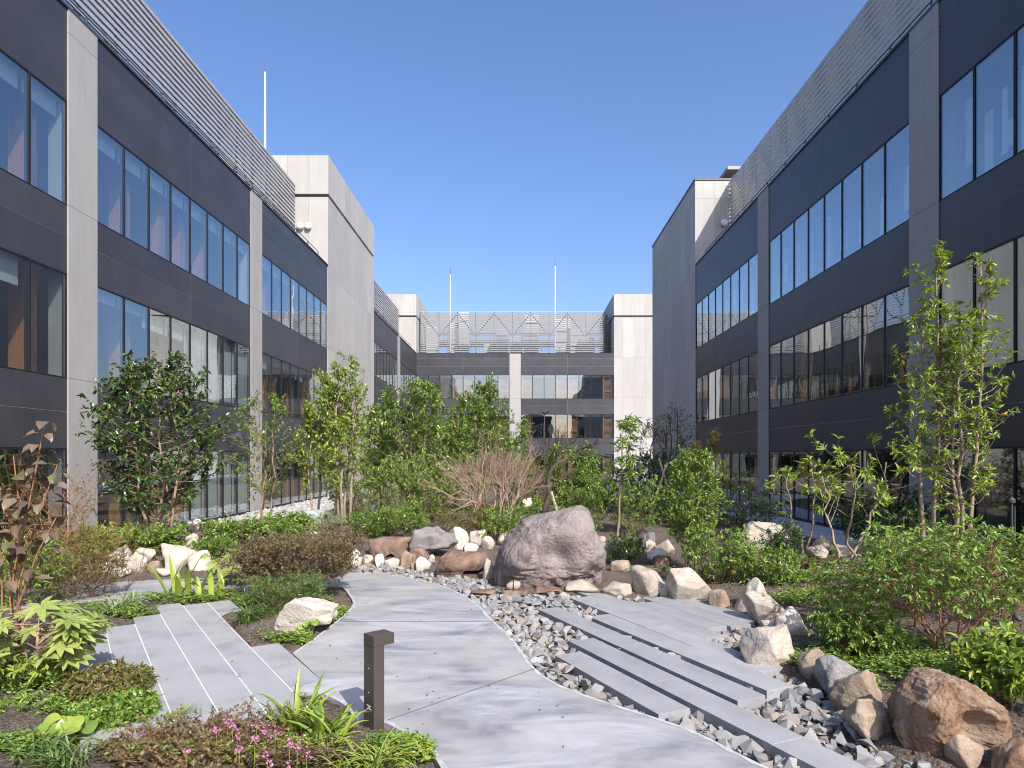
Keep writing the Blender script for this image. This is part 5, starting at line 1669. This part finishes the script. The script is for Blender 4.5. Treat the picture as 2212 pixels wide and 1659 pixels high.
# ---------------------------------------------------------------- palmate (fatsia), broad and round leaves
def fatsia(label, px, Y, yt, wpx, mat, n=26, lobe=0.17, zb=None, seed=1):
    rng = np.random.default_rng(seed)
    X = (px - CX) * Y / F
    z0 = H(X, Y) if zb is None else zb
    Ht = EZ + (HY - yt) * Y / F - z0
    Rd = wpx * Y / F / 2
    root = thing('fatsia', label, 'shrub', (X, Y, z0))
    mb = MB()
    P, D, S, U = [], [], [], []
    stems = [np.array((rng.normal(0, 0.25) * Rd, rng.normal(0, 0.25) * Rd, Ht * rng.uniform(0.45, 0.75))) for _ in range(5)]
    for s in stems:
        mb.tube([(s[0] * 0.3, s[1] * 0.3, -0.1), tuple(s * np.array((0.7, 0.7, 0.5))), tuple(s)], [0.018, 0.015, 0.012], 6)
    for k in range(n):
        s = stems[k % 5] * np.array((1, 1, rng.uniform(0.6, 1.0)))
        a = rng.uniform(0, 2 * math.pi)
        el = rng.uniform(0.0, 1.2)
        c = np.array((math.cos(a) * Rd * rng.uniform(0.35, 0.9), math.sin(a) * Rd * rng.uniform(0.35, 0.9), 0))
        tip = np.array((c[0], c[1], s[2] + rng.uniform(-0.25, 0.32) * Ht))
        tip[2] = min(max(tip[2], 0.12 * Ht), 0.97 * Ht)
        mb.tube([tuple(s), tuple((s + tip) / 2 + np.array((0, 0, 0.04))), tuple(tip)], [0.006, 0.005, 0.004], 4, cap=False)
        outd = unit(np.array((c[0], c[1], 0)) + rng.normal(0, 0.1, 3))
        nrm = unit(np.array((outd[0] * 0.3, outd[1] * 0.3 - 0.3, 1.0)) + rng.normal(0, 0.2, 3))
        e1 = unit(outd - nrm * outd.dot(nrm)); e2 = np.cross(nrm, e1)
        L = lobe * rng.uniform(0.75, 1.2)
        for j, an in enumerate((-2.3, -1.55, -0.9, -0.4, 0.0, 0.4, 0.9, 1.55, 2.3)):
            if j in (3, 5) and k % 2:
                continue
            P.append(tip + nrm * 0.001 * j); D.append(e1 * math.cos(an) + e2 * math.sin(an)); S.append(L * (1 - 0.13 * abs(an))); U.append(nrm)
    P, D, S, U = map(np.array, (P, D, S, U))
    T, Fc = LEAF6
    side = unit(np.cross(D, U)); nor = np.cross(side, D)
    v = P[:, None] + S[:, None, None] * (T[None, :, 0, None] * D[:, None] + T[None, :, 1, None] * 0.36 * side[:, None] + (T[None, :, 2, None] * 0.45) * nor[:, None])
    f = (Fc[None] + (np.arange(len(P)) * len(T))[:, None, None]).reshape(-1, 3)
    mb.build('stems', M['bark_tan'], root, smooth=True)
    obj('leaves', np_mesh('leaves', v, f, [M[mat]]), root)
    return root


fatsia('large pale green fatsia with hand shaped leaves at the left edge', 75, 6.6, 1285, 270, 'fatsia', 52, 0.21, seed=3)
fatsia('bright fatsia with hand shaped leaves left of the bronze bush', 490, 11.6, 1180, 105, 'fatsia', 34, 0.17, seed=5)
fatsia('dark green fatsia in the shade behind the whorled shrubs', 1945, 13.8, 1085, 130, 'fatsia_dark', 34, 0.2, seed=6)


def blades(label, px, py, n, ln, wd, mat, cat='grass clump', name='grass_clump', arch=1.2, spread=0.05, e0=(0.9, 1.45), seg=6, seed=1, Y=None, fold=0.25, group=None, mat2=None):
    rng = np.random.default_rng(seed)
    if Y is None:
        X, Y, z = gpt(px, py)
    else:
        X = (px - CX) * Y / F; z = H(X, Y)
    root_v, root_f, mi = [], [], []
    az = rng.uniform(0, 2 * math.pi, n); el = rng.uniform(e0[0], e0[1], n); L = ln * rng.uniform(0.6, 1.1, n); ar = arch * rng.uniform(0.5, 1.3, n)
    b = np.stack([rng.normal(0, spread, n), rng.normal(0, spread, n), np.full(n, -0.02)], 1)
    pts = [b]
    for k in range(seg):
        e = el - ar * ((k + 0.5) / seg) ** 1.4
        st = (L / seg)[:, None] * np.stack([np.cos(e) * np.cos(az), np.cos(e) * np.sin(az), np.sin(e)], 1)
        pts.append(pts[-1] + st)
    pts = np.stack(pts, 1)                               # n, seg+1, 3
    side = np.stack([-np.sin(az), np.cos(az), np.zeros(n)], 1)
    prof = np.array([0.55, 0.9, 1.0, 0.95, 0.8, 0.5, 0.04]) if seg == 6 else np.interp(np.linspace(0, 1, seg + 1), [0, 0.3, 0.7, 1], [0.6, 1, 0.85, 0.04])
    half = wd * 0.5 * prof[None, :, None] * side[:, None]
    upv = np.array((0, 0, 1.0)) * (wd * fold * prof)[None, :, None]
    cols = [pts - half + upv, pts - half * 0.4, pts + half * 0.4, pts + half + upv]
    v = np.stack(cols, 2).reshape(-1, 3)
    per = (seg + 1) * 4
    f, m_ = [], []
    for k in range(seg):
        for c in range(3):
            f.append((k * 4 + c, k * 4 + c + 1, (k + 1) * 4 + c + 1, (k + 1) * 4 + c))
            m_.append(1 if (mat2 and c != 1) else 0)
    f = (np.array(f)[None] + (np.arange(n) * per)[:, None, None]).reshape(-1, 4)
    mats = [M[mat]] + ([M[mat2]] if mat2 else [])
    o = obj(name, np_mesh(name, v, f, mats, np.tile(m_, n) if mat2 else None, smooth=True), None, (X, Y, z))
    return tag(o, label, cat, group)


blades('tall strap leaved lily clump left of the bollard light', 648, 1590, 34, 0.52, 0.042, 'blade', 'lily', 'lily_clump', 1.0, 0.07, (0.95, 1.5), seed=2)
blades('strap leaved lily clump touching the bollard shadow', 705, 1612, 30, 0.46, 0.042, 'blade', 'lily', 'lily_clump', 1.2, 0.06, (0.8, 1.5), seed=3)
blades('yellow striped spider plant at the bottom edge by the path', 815, 1665, 62, 0.4, 0.018, 'grassd', 'spider plant', 'spider_plant', 2.0, 0.05, (0.7, 1.45), seed=4, mat2='yellowgreen')
blades('smaller yellow striped spider plant left of the other', 745, 1672, 40, 0.3, 0.016, 'blade', 'spider plant', 'spider_plant', 1.8, 0.05, (0.7, 1.45), seed=14, mat2='yellowgreen')
blades('broad leaved upright plant beside the ivory rocks', 385, 1292, 10, 0.74, 0.095, 'blade', 'broadleaf plant', 'aspidistra', 0.7, 0.1, (1.0, 1.5), seed=5)
blades('broad leaved upright plant right of the other, before the ivory rocks', 440, 1290, 10, 0.62, 0.09, 'blade', 'broadleaf plant', 'aspidistra', 0.8, 0.12, (0.9, 1.5), seed=6)
for k, (px, py, n, ln, mat, lab) in enumerate([
    (245, 1325, 70, 0.36, 'grassp', 'pale striped grass tuft behind the terrace, left one'), (283, 1310, 70, 0.36, 'grassp', 'pale striped grass tuft behind the terrace, right one'),
    (150, 1355, 70, 0.42, 'grassp', 'silvery grass tuft behind the large fatsia'), (535, 1345, 90, 0.4, 'grassd', 'dark grass tuft hanging over the terrace edge'),
    (575, 1330, 60, 0.36, 'grassd', 'dark grass tuft left of the ivory path side rock'), (90, 1645, 50, 0.34, 'grassd', 'dark grass tuft at the bottom left, left one'), (135, 1662, 50, 0.34, 'grassd', 'dark grass tuft at the bottom left, right one'),
    (185, 1615, 26, 0.26, 'yellowgreen', 'small yellow green grass tuft in the bare soil'), (300, 1575, 24, 0.3, 'blade', 'sparse grass tuft at the near terrace edge, left one'), (362, 1575, 24, 0.32, 'blade', 'sparse grass tuft at the near terrace edge, right one'),
    (1695, 1250, 26, 0.34, 'blade', 'strappy green tuft in the right bed behind the tall cream rock'), (1745, 1250, 26, 0.36, 'blade', 'second strappy green tuft in the right bed'), (868, 1140, 40, 0.34, 'blade', 'strappy bright tuft above the red brown rock'),
    (905, 1132, 40, 0.3, 'blade', 'strappy bright tuft left of the jagged rock'), (790, 1075, 50, 0.4, 'blade', 'strappy bright tuft behind the slate rock'), (1165, 1095, 50, 0.4, 'grassp', 'pale strappy tuft near the globe lamp'),
    (760, 1150, 60, 0.3, 'grassp', 'silvery grass tuft right of the multi stem tree foot'), (1210, 1105, 40, 0.34, 'yellowgreen', 'yellow tuft left of the propping post foot'), (1345, 1108, 40, 0.4, 'grassp', 'pale grass tuft at the foot of the whorled leaf tree'),
    (0, 1320, 60, 0.6, 'blade', 'tall strappy clump at the left picture edge'), (2120, 1290, 30, 0.4, 'blade', 'strappy clump inside the right azaleas'), (1160, 1098, 40, 0.34, 'blade', 'green strappy tuft right of the globe lamp')]):
    blades(lab, px, py, n, ln, 0.016 if 'gras' in mat else 0.022, mat, arch=1.7, spread=0.06, seed=50 + k)


def round_leaves(label, px, py, n, r_, mat, seed, hgt=0.16):
    rng = np.random.default_rng(seed)
    X, Y, z = gpt(px, py)
    root = thing('leopard_plant', label, 'broadleaf plant', (X, Y, z))
    mb = MB()
    vs, fs = [], []
    for k in range(n):
        a = 2 * math.pi * k / n + rng.uniform(-0.3, 0.3)
        c = np.array((math.cos(a), math.sin(a), 0)) * r_ * rng.uniform(0.7, 2.1) + np.array((0, 0, hgt * rng.uniform(0.5, 1.1)))
        mb.tube([(0, 0, -0.03), tuple(c * np.array((0.5, 0.5, 0.7))), tuple(c)], 0.005, 4)
        nr = unit(np.array((math.cos(a) * 0.35, math.sin(a) * 0.35 - 0.3, 1.0)) + rng.normal(0, 0.1, 3))
        e1 = unit(np.array((math.cos(a), math.sin(a), 0)) - nr * (math.cos(a) * nr[0] + math.sin(a) * nr[1])); e2 = np.cross(nr, e1)
        R_ = r_ * rng.uniform(0.7, 1.15)
        b0 = len(vs)
        vs.append(c - nr * 0.012)
        m_ = 18
        for j in range(m_ + 1):
            t = -math.pi * 0.93 + 2 * math.pi * 0.93 * j / m_
            for q_ in (0.55, 1.0):
                vs.append(c + (e1 * math.cos(t) + e2 * math.sin(t)) * R_ * q_ * (1 + 0.03 * math.sin(5 * t)) + nr * (0.02 * q_ * q_ * math.sin(2 * t + k) - 0.01 * (1 - q_)))
        for j in range(m_):
            fs += [(b0, b0 + 1 + 2 * j, b0 + 3 + 2 * j), (b0 + 1 + 2 * j, b0 + 2 + 2 * j, b0 + 4 + 2 * j), (b0 + 1 + 2 * j, b0 + 4 + 2 * j, b0 + 3 + 2 * j)]
    mb.build('stalks', M['blade'], root)
    obj('leaves', np_mesh('leaves', vs, np.array(fs), [M[mat]], smooth=True), root)


round_leaves('leopard plant with big round glossy leaves at the bottom left', 138, 1600, 9, 0.085, 'bright', 3)
round_leaves('small round leaved plant in front of the ivory path side rock', 672, 1372, 6, 0.06, 'evergreen', 4, 0.2)

# brown leaved viburnum at the left edge: big drooping leaves on arching stems
rng = np.random.default_rng(77)
Y = 6.9
X = (42 - CX) * Y / F
vb = thing('viburnum', 'shrub with big drooping purple brown leaves at the left edge', 'shrub', (X, Y, H(X, Y)))
mb = MB()
P, D, S = [], [], []
for (ex, ez) in ((0.14, 2.6), (0.32, 2.15), (-0.2, 2.25), (0.02, 1.8), (0.36, 1.6), (-0.25, 1.6)):
    ey = rng.uniform(-0.3, 0.3)
    pts = np.array([(0.1 * ex, 0, -0.1), (ex * 0.2 - 0.1, ey * 0.3, ez * 0.42), (ex * 0.5, ey * 0.7, ez * 0.78), (ex, ey, ez)])
    mb.tube(pts, [0.013, 0.011, 0.008, 0.005], 5)
    for t in np.linspace(0.5, 1.0, 8):
        u = t * 3; i = min(int(u), 2)
        p = pts[i] + (pts[i + 1] - pts[i]) * (u - i)
        for sgn in (-1, 1):
            a = rng.uniform(0, 6.28)
            o_ = np.array((math.cos(a), math.sin(a), 0.15)) * rng.uniform(0.04, 0.1)
            mb.tube([tuple(p), tuple(p + o_)], 0.0025, 3, cap=False)
            P.append(p + o_); D.append((math.cos(a), math.sin(a), rng.uniform(-1.1, 0.05))); S.append(rng.uniform(0.13, 0.21))
mb.build('stems', M['bark_red'], vb, smooth=True)
obj('leaves', leaf_mesh('leaves', np.array(P), np.array(D), np.array(S), 0.66, M['maroon'], LEAF6, 0.35, rng), vb)


# ---------------------------------------------------------------- ground cover (stuff) and small mounds
def cover(label, polys, n, leaf, mat, hmax, seed, whorl=7, wr=0.5, name='ground_cover'):
    rng = np.random.default_rng(seed)
    pts = []
    for (px, py, rx, ry), k in polys:
        X, Y, z = gpt(px, py)
        q_ = rng.normal(0, 0.5, (k, 2)) * np.array((rx * Y / F, ry * Y / F))
        pts.append(np.array((X, Y)) + np.clip(q_, -1.3 * max(rx, ry) * Y / F, 1.3 * max(rx, ry) * Y / F))
    p = np.concatenate(pts)
    bad = np.zeros(len(p), bool)
    for poly in HARD + [GRAVEL]:
        bad |= inside(p, poly)
    p = p[~bad]
    z = np.array([H(*a) for a in p])
    h = hmax * rng.uniform(0.2, 1.0, len(p))
    P = np.repeat(np.c_[p, z + h], whorl, 0) + rng.normal(0, leaf * 0.25, (len(p) * whorl, 3))
    a = rng.uniform(0, 2 * math.pi, len(P))
    D = np.stack([np.cos(a), np.sin(a), rng.uniform(-0.2, 0.7, len(P))], 1)
    S = leaf * rng.uniform(0.6, 1.2, len(P))
    o = obj(name, leaf_mesh(name, P, D, S, wr, M[mat], LEAF6 if leaf > 0.03 else LEAF2, 0.4, rng))
    return struct(o, label, 'ground cover', 'stuff')


cover('low green ground cover along the path edges and between the shrubs', [((730, 1340, 40, 40), 300), ((690, 1395, 60, 20), 160), ((560, 1300, 120, 30), 500), ((430, 1300, 160, 22), 500), ((250, 1320, 80, 20), 200), ((640, 1385, 70, 20), 180), ((870, 1625, 60, 45), 420), ((600, 1540, 40, 30), 160),
      ((60, 1480, 90, 50), 300), ((190, 1345, 40, 20), 120), ((380, 1270, 120, 12), 160), ((1760, 1430, 60, 30), 260), ((1960, 1440, 120, 50), 420), ((1850, 1490, 40, 30), 160), ((2060, 1480, 120, 50), 460), ((1900, 1400, 120, 60), 420), ((1720, 1255, 120, 40), 420), ((40, 1620, 80, 50), 160), ((160, 1540, 80, 50), 200), ((300, 1335, 120, 26), 260), ((1400, 1235, 60, 14), 60), ((1700, 1300, 60, 40), 160), ((1820, 1300, 100, 40), 260), ((1560, 1235, 50, 30), 160)], 0, 0.045, 'azalea', 0.1, 3)
cover('low bright yellow green leaves among the ground cover', [((735, 1330, 30, 40), 140), ((660, 1395, 40, 15), 60), ((620, 1525, 25, 15), 40), ((100, 1455, 90, 30), 160), ((900, 1640, 40, 30), 120), ((1730, 1290, 60, 20), 80), ((470, 1290, 60, 15), 120)], 0, 0.05, 'bright', 0.12, 4)
cover('green ground cover under the trees in the middle bed', [((780, 1120, 200, 30), 800), ((1000, 1105, 160, 24), 700), ((1180, 1090, 120, 16), 600), ((1320, 1085, 120, 14), 320), ((560, 1165, 140, 24), 400), ((350, 1185, 160, 20), 400), ((150, 1215, 140, 30), 300), ((1480, 1130, 120, 24), 300), ((1640, 1225, 80, 20), 200)], 0, 0.07, 'evergreen', 0.16, 5)
cover('mixed olive ground cover in the middle bed', [((900, 1105, 200, 30), 300), ((1120, 1105, 140, 24), 260), ((1700, 1230, 120, 30), 260), ((300, 1195, 150, 20), 200)], 0, 0.06, 'olive', 0.14, 6)
cover('reddish brown and green creeping ground cover along the bottom edge', [((420, 1635, 150, 40), 1500), ((560, 1640, 150, 40), 1500), ((300, 1640, 100, 40), 500), ((480, 1600, 150, 18), 500), ((650, 1655, 100, 20), 600)], 0, 0.03, 'bronze', 0.12, 7)
cover('green flecks of creeping ground cover along the bottom edge', [((430, 1638, 170, 38), 700), ((580, 1640, 160, 36), 800), ((320, 1640, 90, 36), 260)], 0, 0.028, 'bright', 0.13, 8)
# dark mounded plant beside the terrace
plant(235, 6.3, 1465, 135, 'olive', 'bark_dark', 'dense dark mounded plant at the near left terrace corner', z=-0.02, wr=0.45, detail=True, stems=10, clear=0.02, prof='dome', nbr=240, ntw=4, lpt=7, leaf=0.05, whorl=True, stem_r=0.005, up=0.3, twig=0.07, base_r=0.15, lean=0.85, inner=0.2)
plant(250, 5.8, 1530, 120, 'evergreen', 'bark_dark', 'second dark mounded plant lower down at the near left terrace corner', z=-0.02, wr=0.45, detail=True, stems=10, clear=0.02, prof='dome', nbr=200, ntw=4, lpt=7, leaf=0.05, whorl=True, stem_r=0.005, up=0.3, twig=0.07, base_r=0.15, lean=0.85, inner=0.2)
plant(60, 6.5, 1440, 120, 'bright', 'bark_tan', 'small bright green shrub in front of the large fatsia', wr=0.4, detail=True, stems=6, clear=0.1, prof='dome', nbr=60, ntw=3, lpt=7, leaf=0.06, stem_r=0.005, up=0.6, twig=0.08, base_r=0.1, lean=0.8)
plant(25, 5.9, 1540, 70, 'evergreen', 'bark_tan', 'tiny green seedling shrub in the bare soil at the left edge', wr=0.35, detail=True, stems=4, clear=0.1, prof='dome', nbr=24, ntw=3, lpt=6, leaf=0.05, stem_r=0.004, up=0.8, twig=0.06, base_r=0.04, lean=0.8)

for px_, Y_, top_, w_, lab_ in [(330, 5.0, 1592, 130, 'low bronze leaved creeper mound at the bottom edge, leftmost'), (425, 5.15, 1586, 150, 'low bronze leaved creeper mound below the pink flowers, left'), (520, 5.1, 1580, 150, 'low bronze leaved creeper mound below the pink flowers, middle'), (610, 5.1, 1590, 140, 'low bronze leaved creeper mound left of the spider plants'), (470, 4.85, 1622, 200, 'low bronze leaved creeper mound cut by the bottom edge')]:
    plant(px_, Y_, top_, w_, 'bronze', 'bark_red', lab_, z=0.0, wr=0.6, detail=True, group='creeping bronze mounds', stems=12, clear=0.05, prof='flat', nbr=110, ntw=3, lpt=5, leaf=0.03, stem_r=0.003, up=0.5, twig=0.06, base_r=0.2, lean=0.9, inner=0.3)

# pink flower heads
rng = np.random.default_rng(12)
for k, (px, py) in enumerate([(490, 1560), (500, 1572), (465, 1578), (552, 1563), (568, 1578), (548, 1600), (592, 1583), (623, 1610), (640, 1612), (575, 1628), (515, 1618), (660, 1630), (580, 1652), (400, 1625), (510, 1590), (620, 1660)]):
    X, Y, z = gpt(px, py + 75)
    zt = EZ - (py - HY) * Y / F
    fl = thing('pink_flower', 'small cluster of pink flowers above the creeping ground cover', 'flower', (X, Y, z), 0, 'pink flowers at the bottom edge')
    MB().tube([(0, 0, -0.01), (0.01, 0, zt - z)], 0.0025, 4).build('stalk', M['blade'], fl)
    n = 16
    P = np.array((0.01, 0, zt - z)) + rng.normal(0, 0.016, (n, 3))
    D = rng.normal(0, 1, (n, 3)) + np.array((0, -0.3, 0.4))
    obj('petals', leaf_mesh('petals', P, D, rng.uniform(0.014, 0.024, n), 0.8, M['pink'], LEAF2, 0.8, rng), fl)

# fallen leaves
cover('fallen red brown leaves on the soil', [((100, 1600, 160, 60), 26), ((400, 1640, 160, 40), 20), ((1750, 1330, 120, 80), 26), ((700, 1400, 60, 20), 8)], 0, 0.05, 'nandina', 0.015, 21, 1, 0.5, 'fallen_leaves')


# litter blown onto the hard surfaces
rng = np.random.default_rng(99)
A = np.array([gp(*p) for p in [(760, 1300), (1020, 1320), (1150, 1500), (900, 1500), (400, 1400), (560, 1560), (1400, 1420), (1600, 1480), (1450, 1340), (660, 1440)]])
p = A[rng.integers(0, len(A), 90)] + rng.normal(0, 0.5, (90, 2))
zz = np.where(inside(p, GRAVEL), -0.01, 0.006)
ok = inside(p, PATH) | inside(p, GRAVEL)
for poly in HARD[3:]:
    ok |= inside(p, poly)
p, zz = p[ok], zz[ok]
a = rng.uniform(0, 6.28, len(p))
lit = obj('leaf_litter', leaf_mesh('leaf_litter', np.c_[p, zz], np.stack([np.cos(a), np.sin(a), rng.uniform(0, 0.25, len(p))], 1), rng.uniform(0.02, 0.045, len(p)), 0.5, M['nandina'], LEAF6, 0.3, rng))
struct(lit, 'scattered dry leaf litter on the paving and gravel', 'leaf litter', 'stuff')
# ================================================================ SMALL OBJECTS
M['bronzepaint'] = m_plain('bronze_powder_coat', (0.085, 0.068, 0.058), 0.38, 0.3, var=0.05)
M['lampglass'] = m_plain('frosted_lamp_panel', (0.6, 0.6, 0.58), 0.4)
bx, by = gp(808, 1571)
bl = thing('bollard_light', 'dark bronze bollard light with an overhanging square head beside the path', 'bollard light', (bx, by, -0.02), math.atan2(-0.73, 0.69))
MB().box(-0.078, 0.078, -0.05, 0.05, -0.15, 0.705).build('post', M['bronzepaint'], bl, bevel=0.002)
hd = MB().box(-0.080, 0.080, -0.052, 0.145, 0.707, 0.795).build('head', M['bronzepaint'], bl, bevel=0.003)
MB().box(-0.06, 0.06, 0.06, 0.13, 0.702, 0.7065).build('lamp_panel', M['lampglass'], hd)
lg = MB()
Ml = Matrix.Translation((0.005, -0.0515, 0.2))
lg.box(-0.035, 0.03, -0.001, 0.001, 0.010, 0.0155, Ml).box(-0.028, 0.037, -0.001, 0.001, -0.0155, -0.010, Ml)
lg.box(-0.014, 0.018, -0.001, 0.001, -0.0028, 0.0028, Ml @ Matrix.Rotation(R(12), 4, 'Y'))
lg.build('maker_mark', M['white'], bl)
sc_ = MB()
for z in (0.32, 0.52):
    sc_.lathe([(0.004, -0.002), (0.004, 0.002)], (0.0, -0.051, z), 10, Matrix.Rotation(R(90), 4, 'X'))
sc_.build('screw_heads', M['white'], bl)

# far bits of garden lighting
def pole_light(label, px, Y, yt):
    X = (px - CX) * Y / F
    z = H(X, Y)
    h = EZ + (HY - yt) * Y / F - z
    t = thing('pole_floodlight', label, 'floodlight', (X, Y, z))
    MB().tube([(0, 0, -0.2), (0, 0, h - 0.1)], 0.03, 8).build('pole', M['steel'], t)
    Mx = Matrix.Translation((0.06, 0, h)) @ Matrix.Rotation(R(55), 4, 'Y')
    MB().lathe([(0.06, -0.16), (0.1, -0.1), (0.11, 0.14)], M=Mx, n=14).build('lamp_head', M['steel'], t)


pole_light('black floodlight on a thin pole above the bare shrub and before the far windows', 1176, 32, 889)
X, Y = (1136 - CX) * 17.8 / F, 17.8
gl = thing('globe_lamp', 'small grey globe garden lamp left of the boulder top', 'garden lamp', (X, Y, H(X, Y)))
MB().tube([(0, 0, -0.1), (0, 0, 0.28)], 0.02, 8).build('stem', M['steel'], gl)
M['globe'] = m_plain('grey_globe', (0.25, 0.28, 0.28), 0.2)
MB().lathe([(0.02, 0.27), (0.07, 0.3), (0.09, 0.36), (0.07, 0.42), (0.02, 0.45)], n=18).build('globe', M['globe'], gl, smooth=True)


def spike(label, px, py, h, r_=0.012, head=True, Y=None):
    if Y is None:
        X, Y, z = gpt(px, py)
    else:
        X = (px - CX) * Y / F; z = H(X, Y)
    t = thing('garden_spotlight', label, 'garden light', (X, Y, z))
    MB().tube([(0, 0, -0.15), (0, 0, h)], r_, 8).build('stake', M['steel'], t)
    if head:
        Mx = Matrix.Translation((0, -0.03, h + 0.02)) @ Matrix.Rotation(R(-50), 4, 'X')
        MB().lathe([(r_ * 2.4, -0.08), (r_ * 3, -0.03), (r_ * 3.1, 0.08)], M=Mx, n=12).build('lamp_head', M['steel'], t)


spike('black spotlight stake in the shade right of the boulder', 1359, 1212, 0.34, 0.028)
spike('thin black stake lamp in the soil at the right edge', 2189, 1416, 0.42, 0.01)
t_ = thing('sensor_pole', 'thin grey metal pole with a cap in front of the right glass', 'pole', ((2186 - CX) * 11.9 / F, 11.9, H((2186 - CX) * 11.9 / F, 11.9)))
MB().tube([(0, 0, -0.2), (0, 0, 1.3)], 0.018, 8).tube([(0.05, 0, -0.2), (0.05, 0, 1.2)], 0.012, 8).build('poles', M['steel'], t_)
MB().lathe([(0.05, 1.26), (0.055, 1.32), (0.02, 1.36)], n=12).build('cap', M['steel'], t_)
# ================================================================ LIGHT, SKY, CAMERA
SUN_AZ, SUN_EL = (0.466, -0.885), R(40)
w = bpy.data.worlds.new('World')
SC.world = w
w.use_nodes = True
nt = w.node_tree
nt.nodes.clear()
out = nt.nodes.new('ShaderNodeOutputWorld')
bg = nt.nodes.new('ShaderNodeBackground')
sky = nt.nodes.new('ShaderNodeTexSky')
sky.sky_type = 'NISHITA'
sky.sun_disc = False
sky.sun_elevation = SUN_EL
sky.sun_rotation = math.atan2(SUN_AZ[0], SUN_AZ[1])
sky.altitude = 100
sky.air_density = 1.0
sky.dust_density = 3.0
sky.ozone_density = 2.6
bg.inputs['Strength'].default_value = 0.15
hs = nt.nodes.new('ShaderNodeHueSaturation')
hs.inputs['Saturation'].default_value = 1.1
nt.links.new(sky.outputs[0], hs.inputs['Color'])
tn = nt.nodes.new('ShaderNodeMix')
tn.data_type = 'RGBA'
tn.blend_type = 'MULTIPLY'
tn.inputs[0].default_value = 1.0
tn.inputs[7].default_value = (0.92, 0.93, 1.06, 1)
nt.links.new(hs.outputs[0], tn.inputs[6])
nt.links.new(tn.outputs[2], bg.inputs['Color'])
nt.links.new(bg.outputs[0], out.inputs['Surface'])

sd = bpy.data.lights.new('sun', 'SUN')
sd.energy = 3.85
sd.angle = R(0.53)
sd.color = (1.0, 0.955, 0.885)
so = link(bpy.data.objects.new('sun', sd))
d = Vector((-SUN_AZ[0] * math.cos(SUN_EL), -SUN_AZ[1] * math.cos(SUN_EL), -math.sin(SUN_EL)))
so.rotation_euler = d.to_track_quat('-Z', 'Y').to_euler()
so.location = (10, -20, 40)

cd = bpy.data.cameras.new('camera')
cd.sensor_width = 36
cd.lens = 36 * F / 2212
cd.shift_x = (1106 - CX) / 2212
cd.shift_y = (HY - 829.5) / 2212
cd.clip_start = 0.05
cd.clip_end = 2000
co = link(bpy.data.objects.new('camera', cd))
co.location = (0, 0, EZ)
co.rotation_euler = (R(90), 0, 0)
SC.camera = co

vs = SC.view_settings
vs.view_transform = 'Standard'
vs.look = 'None'
vs.exposure = 0.6
vs.gamma = 1.0
cy = SC.cycles
cy.use_denoising = True
cy.filter_width = 1.0
cy.adaptive_threshold = 0.004
cy.denoiser = 'OPENIMAGEDENOISE'
cy.denoising_prefilter = 'ACCURATE'
cy.max_bounces = 8
cy.diffuse_bounces = 3
cy.glossy_bounces = 3
cy.transmission_bounces = 2
cy.transparent_max_bounces = 10
cy.sample_clamp_indirect = 8
cy.caustics_reflective = False
cy.caustics_refractive = False
SC.render.film_transparent = False
